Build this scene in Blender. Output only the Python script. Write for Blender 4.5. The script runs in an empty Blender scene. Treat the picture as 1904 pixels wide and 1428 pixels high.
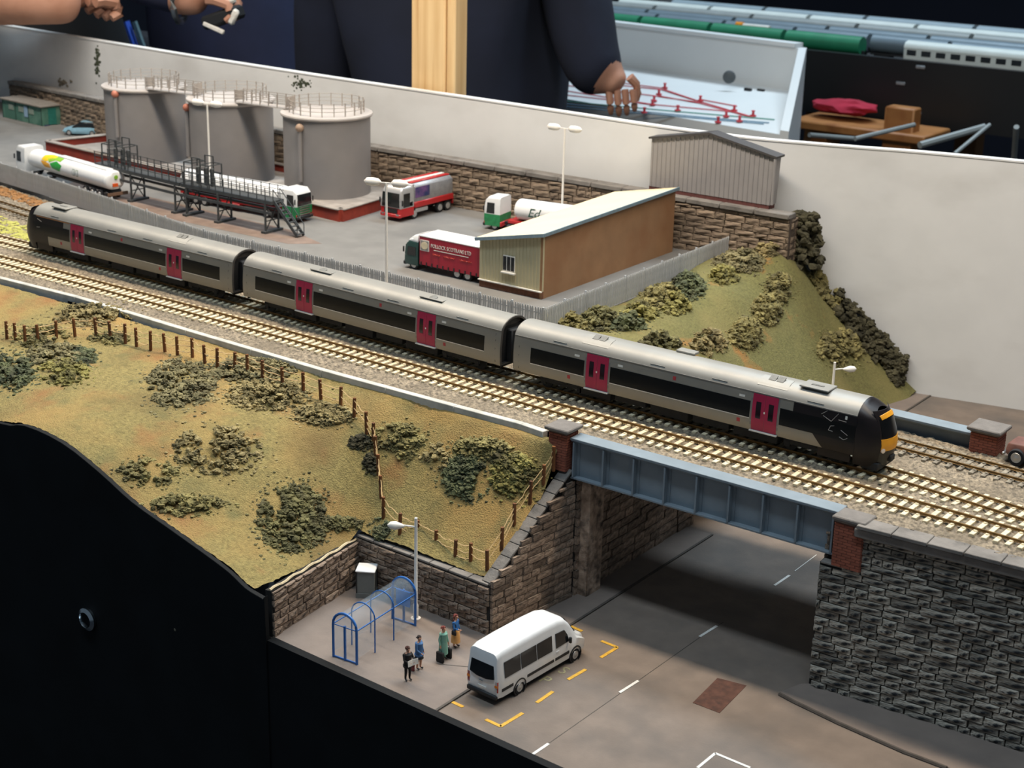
import bpy, bmesh, math, random
import numpy as np
from mathutils import Vector, Matrix, noise as mnoise
random.seed(7); rng = np.random.default_rng(7)
PI = math.pi
S = 1/76.2          # 4 mm to the foot model railway: all lengths below are scale metres, times S gives real metres
scn = bpy.context.scene
col = scn.collection

# ------------------------------------------------------------------ camera
W, H, F = 1904, 1428, 2940.0
CAMP = np.array([41.95, -73.19, 30.86]); PITCH, ROLL, YAW = 0.3290, 0.0230, -0.6310
F = 2940.22; PITCH, ROLL, YAW = 0.328917, 0.023035, -0.630834
CAMP = np.array([41.9466, -73.1874, 30.8587])
_cp, _sp, _cy, _sy = math.cos(PITCH), math.sin(PITCH), math.cos(YAW), math.sin(YAW)
FWD = np.array([_sy*_cp, _cy*_cp, -_sp]); _r = np.array([_cy, -_sy, 0.0]); _u = np.cross(_r, FWD)
RGT = math.cos(ROLL)*_r + math.sin(ROLL)*_u; UPV = -math.sin(ROLL)*_r + math.cos(ROLL)*_u
cd = bpy.data.cameras.new('camera'); cam = bpy.data.objects.new('camera', cd); col.objects.link(cam)
cd.sensor_fit = 'HORIZONTAL'; cd.sensor_width = 36; cd.lens = F/W*36; cd.clip_start = .02; cd.clip_end = 60
m = Matrix.Identity(4)
for i in range(3):
    m[i][0], m[i][1], m[i][2], m[i][3] = RGT[i], UPV[i], -FWD[i], CAMP[i]*S
cam.matrix_world = m
cd.dof.use_dof = True; cd.dof.focus_distance = 90*S; cd.dof.aperture_fstop = 20
scn.camera = cam
# a photo pixel gives a direction; the plane it meets gives the place
def ray(x, y):
    d = FWD + (x-W/2)/F*RGT - (y-H/2)/F*UPV
    return d/np.linalg.norm(d)
def uz(x, y, z): d = ray(x, y); return CAMP + d*(z-CAMP[2])/d[2]
def uy(x, y, Y): d = ray(x, y); return CAMP + d*(Y-CAMP[1])/d[1]
def ux(x, y, X): d = ray(x, y); return CAMP + d*(X-CAMP[0])/d[0]
def ud(x, y, D): return CAMP + ray(x, y)*D
def uh(base, x, y):
    d = ray(x, y); b = np.array(base[:2])-CAMP[:2]; t = (b@d[:2])/(d[:2]@d[:2]); return CAMP[2]+t*d[2]

# ------------------------------------------------------------------ world and light
def lin(c):
    if isinstance(c, str): c = tuple(int(c[i:i+2], 16)/255 for i in (0, 2, 4))
    return tuple((v/12.92 if v <= .04045 else ((v+.055)/1.055)**2.4) for v in c[:3])
wd = bpy.data.worlds.new('hall_air'); scn.world = wd; wd.use_nodes = True
bg = wd.node_tree.nodes['Background']; bg.inputs[0].default_value = (.62, .80, 1.0, 1); bg.inputs[1].default_value = .09
def area(name, loc, target, sx, sy, power, color):
    L = bpy.data.lights.new(name, 'AREA'); L.shape = 'RECTANGLE'; L.size = sx*S; L.size_y = sy*S; L.energy = power; L.color = color
    o = bpy.data.objects.new(name, L); col.objects.link(o); o.location = Vector(loc)*S
    o.rotation_euler = (Vector(target)-Vector(loc)).to_track_quat('-Z', 'Y').to_euler()
    return o
# all three hang above the picture: the layout's own warm strip on its gantry, and two rows of cool hall ceiling lamps 5 m above the hall floor
area('layout_strip_lamp_offscreen', (-32, 9, 62), (-32, 6, 0), 150, 5, 12.5, (1.0, .85, .68))
area('hall_ceiling_lamp_front_offscreen', (0, -100, 295), (0, -12, 0), 240, 30, 47, (.72, .87, 1.0))
area('hall_ceiling_lamp_back_offscreen', (-40, 197, 295), (-40, 50, 0), 260, 60, 117, (.72, .87, 1.0))
scn.view_settings.view_transform = 'Standard'; scn.view_settings.look = 'None'
scn.view_settings.gamma = 1; scn.view_settings.use_curve_mapping = False
scn.view_settings.exposure = 0.68

# ------------------------------------------------------------------ materials
MATS = {}
def mat(name, c, rough=.6, metal=0., var=.12, vs=3., bump=0., bs=20., rnd=0., c2=None, spec=.5, alpha=1., trans=0., stretch=None, detail=4., emit=0., coat=0.):
    if name in MATS: return MATS[name]
    m = bpy.data.materials.new(name); m.use_nodes = True; nt = m.node_tree; N = nt.nodes; Lk = nt.links
    b = N['Principled BSDF']; c = lin(c)
    b.inputs['Roughness'].default_value = rough; b.inputs['Metallic'].default_value = metal
    b.inputs['Specular IOR Level'].default_value = spec
    if coat: b.inputs['Coat Weight'].default_value = coat; b.inputs['Coat Roughness'].default_value = .15
    if trans: b.inputs['Transmission Weight'].default_value = trans; b.inputs['IOR'].default_value = 1.2
    if alpha < 1: b.inputs['Alpha'].default_value = alpha
    if emit: b.inputs['Emission Color'].default_value = (*c, 1); b.inputs['Emission Strength'].default_value = emit
    tc = N.new('ShaderNodeTexCoord'); mp = N.new('ShaderNodeMapping'); Lk.new(tc.outputs['Object'], mp.inputs[0])
    if stretch: mp.inputs['Scale'].default_value = stretch
    nz = N.new('ShaderNodeTexNoise'); nz.inputs['Scale'].default_value = vs; nz.inputs['Detail'].default_value = detail
    Lk.new(mp.outputs[0], nz.inputs[0])
    rp = N.new('ShaderNodeValToRGB'); Lk.new(nz.outputs[0], rp.inputs[0])
    a = tuple(v*(1-var) for v in c); e = lin(c2) if c2 else tuple(min(1, v*(1+var)) for v in c)
    rp.color_ramp.elements[0].color = (*a, 1); rp.color_ramp.elements[0].position = .32
    rp.color_ramp.elements[1].color = (*e, 1); rp.color_ramp.elements[1].position = .68
    out = rp.outputs[0]
    if rnd:
        oi = N.new('ShaderNodeObjectInfo'); hs = N.new('ShaderNodeHueSaturation')
        mr = N.new('ShaderNodeMapRange'); mr.inputs['To Min'].default_value = 1-rnd; mr.inputs['To Max'].default_value = 1+rnd
        Lk.new(oi.outputs['Random'], mr.inputs[0]); Lk.new(mr.outputs[0], hs.inputs['Value']); Lk.new(out, hs.inputs['Color']); out = hs.outputs[0]
    Lk.new(out, b.inputs['Base Color'])
    if bump:
        n2 = N.new('ShaderNodeTexNoise'); n2.inputs['Scale'].default_value = bs; n2.inputs['Detail'].default_value = 3; Lk.new(mp.outputs[0], n2.inputs[0])
        bp = N.new('ShaderNodeBump'); bp.inputs['Strength'].default_value = bump; bp.inputs['Distance'].default_value = .1*S
        Lk.new(n2.outputs[0], bp.inputs['Height']); Lk.new(bp.outputs[0], b.inputs['Normal'])
    MATS[name] = m
    return m
def noise_mix(m, c, scale, lo, hi, detail=5., stretch=None, offset=(0, 0, 0)):
    """blend a second colour into a material's colour by a broad noise (stains, soil, wear)"""
    nt = m.node_tree; N = nt.nodes; Lk = nt.links; b = N['Principled BSDF']
    src = b.inputs['Base Color'].links[0].from_socket
    tc = N.new('ShaderNodeTexCoord'); mp = N.new('ShaderNodeMapping'); mp.inputs['Location'].default_value = offset
    if stretch: mp.inputs['Scale'].default_value = stretch
    Lk.new(tc.outputs['Object'], mp.inputs[0])
    nz = N.new('ShaderNodeTexNoise'); nz.inputs['Scale'].default_value = scale; nz.inputs['Detail'].default_value = detail; Lk.new(mp.outputs[0], nz.inputs[0])
    mr = N.new('ShaderNodeMapRange'); mr.inputs['From Min'].default_value = lo; mr.inputs['From Max'].default_value = hi; Lk.new(nz.outputs[0], mr.inputs[0])
    mx = N.new('ShaderNodeMix'); mx.data_type = 'RGBA'; Lk.new(mr.outputs[0], mx.inputs[0]); Lk.new(src, mx.inputs[6]); mx.inputs[7].default_value = (*lin(c), 1)
    Lk.new(mx.outputs[2], b.inputs['Base Color'])
    return m

# ------------------------------------------------------------------ mesh builder
class MB:
    def __init__(s): s.v = []; s.f = []
    def add(s, vs, fs):
        o = len(s.v); s.v.extend([tuple(map(float, q)) for q in vs]); s.f.extend([tuple(i+o for i in q) for q in fs]); return s
    def box(s, c, d, rz=0., m=None):
        x, y, z = (q/2 for q in d)
        vs = [Vector(q) for q in ((-x,-y,-z),(x,-y,-z),(x,y,-z),(-x,y,-z),(-x,-y,z),(x,-y,z),(x,y,z),(-x,y,z))]
        R = m if m is not None else Matrix.Rotation(rz, 3, 'Z')
        return s.add([R @ q + Vector(c) for q in vs], ((0,3,2,1),(4,5,6,7),(0,1,5,4),(1,2,6,5),(2,3,7,6),(3,0,4,7)))
    def bar(s, a, b, w, h=None, up=(0, 0, 1)):
        a, b = Vector(a), Vector(b); h = h or w; d = b-a; L = d.length
        if L < 1e-6: return s
        d.normalize(); u = Vector(up)
        if abs(d.dot(u)) > .99: u = Vector((1, 0, 0))
        n = d.cross(u).normalized(); u = n.cross(d)
        return s.box((a+b)/2, (L, w, h), m=Matrix((d, n, u)).transposed())
    def ring(s, c, n, r, k, ref=None):
        n = Vector(n).normalized(); a = Vector(ref) if ref else (Vector((0, 0, 1)) if abs(n.z) < .9 else Vector((1, 0, 0)))
        x = n.cross(a).normalized(); y = n.cross(x)
        return [Vector(c)+x*math.cos(2*PI*i/k)*r+y*math.sin(2*PI*i/k)*r for i in range(k)]
    def loft(s, loops, caps=True, closed=True):
        k = len(loops[0]); vs = [q for l in loops for q in l]; fs = []
        for i in range(len(loops)-1):
            for j in range(k if closed else k-1):
                a, b = i*k+j, i*k+(j+1) % k
                fs.append((a, b, b+k, a+k))
        if caps and closed:
            fs.append(tuple(range(k))[::-1]); fs.append(tuple((len(loops)-1)*k+i for i in range(k)))
        return s.add(vs, fs)
    def cyl(s, a, b, r, r2=None, k=12): return s.loft([s.ring(a, Vector(b)-Vector(a), r, k), s.ring(b, Vector(b)-Vector(a), r if r2 is None else r2, k)])
    def tube(s, pts, r, k=6):
        pts = [Vector(q) for q in pts]; L = []
        for i, q in enumerate(pts):
            d = (pts[min(i+1, len(pts)-1)]-pts[max(i-1, 0)])
            L.append(s.ring(q, d, r[i] if isinstance(r, (list, tuple)) else r, k, (0, 0, 1) if abs(d.normalized().z) < .95 else (1, 0, 0)))
        return s.loft(L)
    def lathe(s, prof, c=(0, 0, 0), axis=(0, 0, 1), k=24, caps=True):
        ax = Vector(axis).normalized(); return s.loft([s.ring(Vector(c)+ax*h, ax, max(r, 1e-4), k) for r, h in prof], caps)
    def prism(s, poly, a, b, axis='y'):
        def P(u, v, w): return {'y': (u, w, v), 'x': (w, u, v), 'z': (u, v, w)}[axis]
        return s.loft([[P(u, v, a) for u, v in poly], [P(u, v, b) for u, v in poly]])
    def grid(s, fn, nu, nv, wrap=False):
        vs = [fn(i/nu, j/nv) for i in range(nu+1) for j in range(nv+1)]
        return s.add(vs, [(i*(nv+1)+j, (i+1)*(nv+1)+j, (i+1)*(nv+1)+j+1, i*(nv+1)+j+1) for i in range(nu) for j in range(nv)])
    def ico(s, c, r, sub=1, sq=(1, 1, 1), jit=0., fine=0.):
        vs, fs = ICO[sub]; c = Vector(c); o = rng.random(3)*50
        out = []
        for q in vs:
            k = r*(1+jit*mnoise.noise(Vector(o)+q*2.1)+(fine*mnoise.noise(Vector(o)+q*5.3) if fine else 0)) if jit else r
            out.append((c.x+q.x*k*sq[0], c.y+q.y*k*sq[1], c.z+q.z*k*sq[2]))
        return s.add(out, fs)
    def mesh(s, name, bev=0., seg=1, smooth=True, fix=True, ang=35):
        me = bpy.data.meshes.new(name); me.from_pydata(s.v, [], s.f); me.update()
        if bev or fix:
            bm = bmesh.new(); bm.from_mesh(me)
            if bev:
                bmesh.ops.remove_doubles(bm, verts=bm.verts, dist=1e-4)
                es = [e for e in bm.edges if len(e.link_faces) == 2 and e.calc_face_angle(0) > math.radians(ang)]
                bmesh.ops.bevel(bm, geom=es, offset=bev, segments=seg, profile=.5, affect='EDGES', clamp_overlap=True)
            bmesh.ops.recalc_face_normals(bm, faces=bm.faces); bm.to_mesh(me); bm.free()
        if smooth:
            me.polygons.foreach_set('use_smooth', [True]*len(me.polygons)); me.set_sharp_from_angle(angle=math.radians(40))
        return me
    def obj(s, name, material, parent=None, bev=0., seg=1, smooth=True, loc=None, fix=True, ang=35):
        return put(name, s.mesh(name, bev, seg, smooth, fix, ang), material, parent, loc)
def _ico(n):
    bm = bmesh.new(); bmesh.ops.create_icosphere(bm, subdivisions=n, radius=1)
    r = ([v.co.copy() for v in bm.verts], [tuple(v.index for v in f.verts) for f in bm.faces]); bm.free(); return r
ICO = {i: _ico(i) for i in (1, 2, 3)}
def put(name, me, material, parent=None, loc=None):
    o = bpy.data.objects.new(name, me); col.objects.link(o)
    if material is not None and not me.materials:
        for q in (material if isinstance(material, (list, tuple)) else [material]): me.materials.append(q)
    if parent is not None: o.parent = parent; o.location = loc or (0, 0, 0)
    else: o.scale = (S, S, S); o.location = Vector(loc or (0, 0, 0))*S
    return o
def tag(o, label, cat, group=None):
    o['label'] = label; o['category'] = cat
    if group: o['group'] = group
    return o
def struct(o, label=None):
    o['kind'] = 'structure'
    if label: o['label'] = label
    return o
def thing(name, label, cat, loc=(0, 0, 0), rz=0., group=None, scale=1.):
    o = bpy.data.objects.new(name, None); col.objects.link(o); o.empty_display_size = .1
    o.location = Vector(loc)*S; o.rotation_euler = (0, 0, rz); o.scale = (S*scale,)*3
    return tag(o, label, cat, group)
def dup(o, parent=None, loc=None, rz=None):
    c = o.copy(); col.objects.link(c); c.parent = parent
    if loc is not None: c.location = Vector(loc)*(S if parent is None else 1)
    if rz is not None: c.rotation_euler = (0, 0, rz)
    for ch in list(o.children): dup(ch, c)
    return c
def text(name, s, size, material, parent, mtx, depth=.01, align='LEFT', font_scale=(1, 1)):
    cu = bpy.data.curves.new(name, 'FONT'); cu.body = s; cu.size = size; cu.extrude = depth; cu.align_x = align
    cu.resolution_u = 3
    o = bpy.data.objects.new(name, cu); col.objects.link(o); dg = bpy.context.evaluated_depsgraph_get()
    me = bpy.data.meshes.new_from_object(o.evaluated_get(dg)); bpy.data.objects.remove(o)
    me.transform(Matrix.Diagonal((font_scale[0], font_scale[1], 1, 1))); me.transform(mtx); me.materials.clear()
    return put(name, me, material, parent)
def frame(o, x, y, z=None):
    x, y = Vector(x).normalized(), Vector(y).normalized(); z = x.cross(y)
    m = Matrix.Identity(4)
    for i in range(3): m[i][0], m[i][1], m[i][2], m[i][3] = x[i], y[i], z[i], o[i]
    return m
def lerp(a, b, t): return a+(b-a)*t
def interp(pts, x):
    return float(np.interp(x, [q[0] for q in pts], [q[1] for q in pts]))
# ------------------------------------------------------------------ materials in use
M_road = noise_mix(mat('road_tarmac', '72665c', .85, var=.10, vs=.7, bump=.15, bs=9), '5a544f', .25, .45, .75)
M_yard = noise_mix(mat('yard_concrete', '73716d', .85, var=.08, vs=.5, bump=.1, bs=8), '5f5e5c', .16, .5, .8)
M_ballast = noise_mix(mat('ballast_stone', '7d7262', .95, var=.55, vs=5.5, bump=.9, bs=7, c2='9c8e78', detail=2), '675d4e', .3, .45, .8)
M_grass = noise_mix(noise_mix(noise_mix(noise_mix(mat('static_grass', '887a4a', .95, var=.24, vs=5, bump=.9, bs=12), 'a0824c', .16, .46, .68, offset=(3, 9, 0)), '916b40', .33, .55, .72), '6a6740', .45, .56, .8, offset=(20, 0, 0)), '62502e', .13, .5, .75, offset=(-8, 0, 0))
M_hill = noise_mix(noise_mix(mat('static_grass_green', '6c683c', .95, var=.2, vs=5, bump=.9, bs=12), '837849', .2, .45, .75, offset=(5, 2, 0)), 'a06c36', .33, .62, .74, offset=(7, 31, 0))
M_black = mat('black_fascia_paint', '0a0d0f', .75, var=.35, vs=.25, bump=.05, bs=3, spec=.2)
M_white = noise_mix(mat('backscene_white', 'd4d4d2', .8, var=.025, vs=.4), 'b4b2ae', .09, .55, .95, stretch=(1, 1, 2))
M_stone_d = noise_mix(mat('dark_stone', '908a7e', .9, var=.42, vs=1.3, bump=.8, bs=5, rnd=.5, c2='c2b9a9'), '1e2226', .9, .52, .64)
M_stone_b = noise_mix(mat('brown_stone', '84705f', .9, var=.4, vs=1.6, bump=.8, bs=5, rnd=.4, c2='b09a86'), '3a322d', 1.1, .5, .66)
M_stone_y = noise_mix(mat('yard_wall_stone', '7d6b5a', .9, var=.3, vs=1.3, bump=.7, bs=4, rnd=.25, c2='9d8a74'), '55483d', .7, .52, .72)
M_mortar = mat('dark_mortar', '23211f', .95, var=.3, vs=2)
M_mortar_y = mat('brown_mortar', '4a3f36', .95, var=.2, vs=2)
M_cope = noise_mix(mat('coping_stone', '77726c', .8, var=.12, vs=1.5, bump=.3, bs=8), '5d5954', .6, .5, .7)
M_rail = mat('rusty_rail', '7d6138', .45, .55, var=.2, vs=2)
M_railtop = mat('rail_head', 'b09a68', .3, .8, var=.1)
M_sleep = mat('concrete_sleeper', 'd0c3a4', .85, var=.12, vs=4, rnd=.08)
M_sleep_d = noise_mix(mat('weathered_sleeper', '8c8474', .9, var=.2, vs=4, rnd=.2), '5f574b', 2, .45, .65)
M_conc = noise_mix(mat('concrete_edging', 'b8b6ad', .85, var=.1, vs=1.5, bump=.2, bs=10), '9a9a92', .7, .5, .75)
M_steel = noise_mix(mat('girder_blue_grey', '76828a', .55, var=.08, vs=1.2), '68737a', .6, .5, .8)
M_brick = noise_mix(mat('red_brick', '8c4f3c', .9, var=.15, vs=4, rnd=.14), '5c3a30', .8, .55, .7)
M_bmort = mat('brick_mortar', '6d4a3d', .95, var=.1)
M_cap = mat('pillar_cap_stone', '6d6863', .8, var=.12, vs=2, bump=.3, bs=10)
M_paint_y = mat('yellow_road_paint', 'c99a2c', .7, var=.15, vs=5)
M_paint_w = mat('white_road_paint', 'cfcdc6', .7, var=.1, vs=5)
M_patch = noise_mix(mat('brown_road_patch', '50342a', .9, var=.25, vs=2.5), '3f2a23', 2, .5, .7)
M_kerb = mat('kerb_dark', '4b453f', .85, var=.2, vs=2)
M_pave = noise_mix(mat('pavement', '7b6f66', .85, var=.07, vs=.8, bump=.1, bs=9), '6a605a', .3, .45, .75)
ROAD = -10.0

# ------------------------------------------------------------------ terrain heights
def rbf(pts):
    P = np.array(pts, float); d = np.linalg.norm(P[:, None, :2]-P[None, :, :2], axis=2)
    A = np.sqrt(d*d+1.0); n = len(P)
    K = np.zeros((n+3, n+3)); K[:n, :n] = A; K[:n, n] = 1; K[:n, n+1:] = P[:, :2]; K[n, :n] = 1; K[n+1:, :n] = P[:, :2].T
    w = np.linalg.solve(K, np.concatenate([P[:, 2], np.zeros(3)]))
    def f(X, Y):
        X, Y = np.asarray(X, float), np.asarray(Y, float)
        r = w[n]+w[n+1]*X+w[n+2]*Y
        for i in range(n): r = r+w[i]*np.sqrt((X-P[i, 0])**2+(Y-P[i, 1])**2+1.0)
        return r
    return f
prof = [(-75, -3.2), (-50, -3.0), (-36, -2.7), (-32.8, -2.2), (-29.4, -2.45), (-26.2, -3.45), (-23.5, -4.55), (-20.4, -5.35), (-17.5, -6.1), (-15.8, -6.6), (-14.6, -7.15), (-13.5, -7.35)]
front_pts = [(x, -5.4, -.75) for x in (-75, -60, -48, -38, -30, -22, -16, -11, -8, -5)]
front_pts += [(x, -19.05, z) for x, z in prof]
front_pts += [(-60, -9, -1.6), (-48, -9, -1.3), (-38, -9, -1.2), (-30, -9, -1.35), (-22, -9, -1.9), (-17, -9, -3.2),
              (-45, -14, -1.6), (-36, -14, -1.6), (-30, -14, -1.7), (-24, -13.5, -2.5), (-20, -13, -3.6), (-17, -12.5, -5.2), (-19, -16, -5.1), (-15, -14.5, -7.0), (-14.2, -11.5, -7.05), (-14.2, -18, -7.3),
              (-14.5, -9, -4.6), (-12, -8, -3.9), (-9, -8, -4.0), (-7, -8, -4.1), (-12, -10.6, -6.5), (-9, -10.6, -6.6), (-5.5, -10.6, -6.7), (-4.6, -8, -4.4), (-4.6, -6.4, -2.9)]
ZF = rbf(front_pts)
back_pts = [(-16.5, y, 0.0) for y in (6.5, 12, 20, 28, 37)]+[(-16.5, 46, .2), (-12, 36, 1.0), (-12, 39.5, -.1), (-10.7, 39.9, -1.9), (-6.7, 41.2, -5.9), (-2.7, 42.3, -9.6), (-12, 20, -.9), (-12, 11, -.6), (-12, 28, -.4), (-12, 7.5, -.35), (-5, 7.5, -.5),
            (-8, 11, -1.6), (-8, 18, -3.6), (-8, 27, -4.4), (-8, 36, -4.2), (-8.9, 40.4, -3.7), (-5.2, 11, -3.6), (-4.6, 18, -7.2), (-4.4, 27, -8.3), (-4.6, 36, -8.6), (-4.5, 41.9, -8.1), (-3.2, 20, -9.6), (-3.0, 30, -10.0), (-3.0, 38, -10.1), (-2.6, 46, -10.1), (-3.4, 11, -6.5)]
ZB = rbf(back_pts)
def hit(zf, x, y, t0=40, t1=160):
    d = ray(x, y); t = np.arange(t0, t1, .1); P = CAMP[None]+d[None]*t[:, None]
    k = np.argmax(P[:, 2] < zf(P[:, 0], P[:, 1])); return P[k]
def hitF(x, y): return hit(ZF, x, y)
def hitB(x, y): return hit(ZB, x, y, 60)

def gridmesh(name, X, Y, Z, material, keep=None):
    ny, nx = X.shape; me = bpy.data.meshes.new(name)
    q = np.arange(nx*ny).reshape(ny, nx); f = np.stack([q[:-1, :-1], q[:-1, 1:], q[1:, 1:], q[1:, :-1]], -1).reshape(-1, 4)
    if keep is not None:
        kv = keep.ravel(); f = f[kv[f].all(1)]
    V = np.stack([X.ravel(), Y.ravel(), Z.ravel()], -1)
    used = np.unique(f); mp = np.full(len(V), -1); mp[used] = np.arange(len(used)); V = V[used]; f = mp[f]
    me.vertices.add(len(V)); me.vertices.foreach_set('co', V.astype(np.float32).ravel())
    me.loops.add(f.size); me.loops.foreach_set('vertex_index', f.astype(np.int32).ravel())
    me.polygons.add(len(f)); me.polygons.foreach_set('loop_start', np.arange(0, f.size, 4, dtype=np.int32))
    me.update(calc_edges=True); me.polygons.foreach_set('use_smooth', np.ones(len(f), bool)); me.validate()
    return put(name, me, material)
def rough(X, amp): return (rng.random(X.shape)-.5)*amp

# ------------------------------------------------------------------ hall floor far below
struct(MB().box((-60, 120, -88), (900, 900, 4)).obj('floor', mat('hall_floor', '23252a', .5, var=.2, vs=.02), smooth=False), 'dark hall floor under and behind the layout')
# road and pavements
struct(MB().prism([(-14.3, -18.95), (-1.6, -19.7), (34, -20.75), (34, 46), (-14.3, 46)], ROAD-.6, ROAD, 'z').obj('road', M_road, smooth=False), 'worn grey tarmac road passing under the railway bridge')
def slab(name, poly, z0, z1, material, label, bev=.03):
    o = MB().prism(poly, z0, z1, 'z').obj(name, material, bev=bev); return struct(o, label)
fr = lambda x: -19.75-(x-1)*.03
pavL = slab('pavement', [(-14.1, -18.9), (-1.6, -19.62), (-1.55, 8), (-3.55, 8), (-3.7, -5), (-4.35, -11.3), (-14.1, -10.9)], ROAD-.02, ROAD+.06, M_pave, 'brownish pavement around the blue bus shelter')
MB().bar((-1.55, -19.6, ROAD+.02), (-1.48, 8, ROAD+.02), .14, .12).obj('kerb', M_kerb, pavL)
MB().bar((-4.5, -15.75, ROAD+.061), (-1.6, -14.2, ROAD+.061), .05, .02).obj('paving_joint', M_kerb, pavL)
pr = [tuple(uz(*q, ROAD)[:2]) for q in ((1447, 1290), (1470, 1303), (1560, 1345), (1680, 1398), (1760, 1428))]+[(34, -13.6), (34, -4.4), (11.84, -5.3), (11.5, -5.6)]
pavR = slab('pavement', pr, ROAD-.02, ROAD+.1, M_pave, 'narrow pavement along the foot of the dark stone wall')
MB().tube([(*uz(*q, ROAD)[:2], ROAD+.05) for q in ((1449, 1292), (1475, 1306), (1560, 1347), (1680, 1400), (1760, 1430))], .11, 6).obj('kerb', M_kerb, pavR)
pavB = slab('pavement', [(-3.5, 10.5), (-1.5, 10.5), (-1.45, 45), (-3.6, 45)], ROAD-.02, ROAD+.06, M_pave, 'pavement beyond the bridge at the foot of the grass bank')
MB().bar((-1.45, 10.5, ROAD+.02), (-1.4, 45, ROAD+.02), .14, .12).obj('kerb', M_kerb, pavB)
# road paint, each mark its own thing
def mark(name, pts, w, material, label, cat, group=None, z=ROAD+.012):
    mb = MB(); pts = [Vector((*uz(*q, ROAD)[:2], z)) for q in pts]
    for a, b in zip(pts, pts[1:]): mb.bar(a, b, w, .02)
    return tag(mb.obj(name, material, smooth=False), label, cat, group)
for px, lb in (([(1020, 1383), (980, 1410)], 'white centre line dash close to the black board edge'), ([(1187, 1266), (1152, 1288)], 'white centre line dash on the brown road beside the yellow bay'),
               ([(1333, 1164), (1301, 1184)], 'white centre line dash just inside the bridge shadow'), ([(1468, 1070), (1440, 1089)], 'white centre line dash under the bridge')):
    mark('centre_line', px, .16, M_paint_w, lb, 'road marking')
mark('centre_line', [(1518, 1032), (1478, 1062)], .05, M_paint_w, 'thin worn white centre line beyond the bridge', 'road marking')
for px, lb in (([(1118, 1192), (1148, 1204), (1117, 1223)], 'yellow corner bracket of the bus bay ahead of the white minibus'), ([(1058, 1163), (1082, 1174)], 'yellow dash beside the bonnet of the white minibus'),
               ([(1089, 1245), (1056, 1264)], 'yellow bay dash nearest the letter S'), ([(1028, 1286), (998, 1307)], 'yellow bay dash near the letter P'),
               ([(972, 1326), (931, 1351), (903, 1338)], 'yellow rear corner bracket of the bus bay'), ([(836, 1303), (861, 1315)], 'short yellow dash by the pavement kerb')):
    mark('bay_line', px, .2, M_paint_y, lb, 'road marking')
M_stop = mat('faded_stop_letters', '8f8a68', .8, var=.2, vs=6)
for ch, px, py in (('S', 1050, 1247), ('P', 1015, 1264)):
    q = uz(px, py, ROAD)
    o = text('road_letter', ch, 1.05, M_stop, None, frame((q[0]-.3, q[1]-.35, ROAD+.01), (1, -.06, 0), (.06, 1, 0)), .004)
    tag(o, 'faded painted road letter %s beside the white minibus' % ch, 'letter')
q = [uz(*p, ROAD) for p in ((1334, 1261), (1388, 1275), (1338, 1326), (1288, 1307))]
tag(MB().add([(a[0], a[1], ROAD+z) for z in (0.0, .02) for a in q], ((0, 1, 2, 3), (7, 6, 5, 4), (0, 1, 5, 4), (1, 2, 6, 5), (2, 3, 7, 6), (3, 0, 4, 7))).obj('road_patch', M_patch, smooth=False), 'dark brown rectangular patch in the road surface', 'road patch')
mark('bay_outline', [(1297, 1428), (1330, 1401), (1395, 1428)], .15, M_paint_w, 'white painted box outline at the board edge', 'road marking')
mark('road_joint', [(1015, 1386), (1145, 1295), (1300, 1186), (1345, 1157)], .035, M_kerb, 'dark joint line along the middle of the road', 'road joint', z=ROAD+.003)

# yard
yard = MB().prism([(-125, 12.2), (-82, 16.1), (-70, 13.9), (-60, 12.4), (-49, 10.1), (-40, 10.0), (-15.8, 9.6), (-16.6, 36.4), (-30, 38.0), (-60, 40), (-100, 43), (-125, 45)], -1.0, 0.0, 'z').obj('yard_ground', M_yard, smooth=False)
struct(yard, 'grey concrete yard of the tank depot')
M_rust = noise_mix(mat('rust_stained_concrete', '7b6a5f', .9, var=.15, vs=1), '6d5a50', .4, .45, .7)
st = MB().prism([(-76, 15.6), (-46, 16.2), (-44, 18.0), (-49, 19.8), (-78, 21)], 0.0, .012, 'z').obj('stained_ground', M_rust, smooth=False); struct(st, 'brown stained strip under the loading gantry')

# grass banks
X, Y = np.meshgrid(np.arange(-75, -3.6, .2), np.arange(-19.3, -4.8, .2))
Z = np.minimum(ZF(X, Y)+rough(X, .08), -.58)
keep = ~((X > -14.15) & (Y < -11.1)) & ~((X > -4.25) & (Y < -5.2)) & ~(X > -4.2-(Y+5)*-.09)
struct(gridmesh('grass_bank', X, Y, Z, M_grass, keep), 'tan and olive flocked grass bank sloping from the track to the board edge')
X, Y = np.meshgrid(np.arange(-16.5, -2.4, .25), np.arange(6.6, 47, .25))
struct(gridmesh('grass_bank', X, Y, ZB(X, Y)+rough(X, .05), M_hill), 'green grass hillside between the palisade fence and the road')
# ballast
def y_near(x): return interp([(-80, -1.75), (-58, -1.67), (-40, -1.57), (-20, -1.61), (-4, -1.86), (9.5, -2.0), (15.5, -2.15), (26, -2.5)], x)
def y_main(x): return interp([(-90, 2.2), (-66, 2.32), (-48, 2.44), (-24, 1.83), (-12, 1.45), (0, 1.35), (9, 1.35), (14, 1.1), (20, .35), (26, -.2)], x)
def y_side(x): return interp([(-110, 11.6), (-90, 11.2), (-77, 10.4), (-66, 9.0), (-55, 7.4), (-40, 6.2), (-10, 6.0), (8, 5.85), (12, 5.7), (18, 5.45), (26, 5.1)], x)
X, Y = np.meshgrid(np.arange(-110, 34, .16), np.linspace(-4.75, 18.5, 146))
Yb = np.where(X < -45, Y, np.where(Y > 8.6, 8.6, Y)); lim = np.interp(X, [-110, -82, -70, -49, -40, -16, -15, 25], [18.5, 15.7, 13.9, 10.0, 9.8, 9.4, 8.3, 8.3])
Zb = -.30+rough(X, .15)
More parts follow.
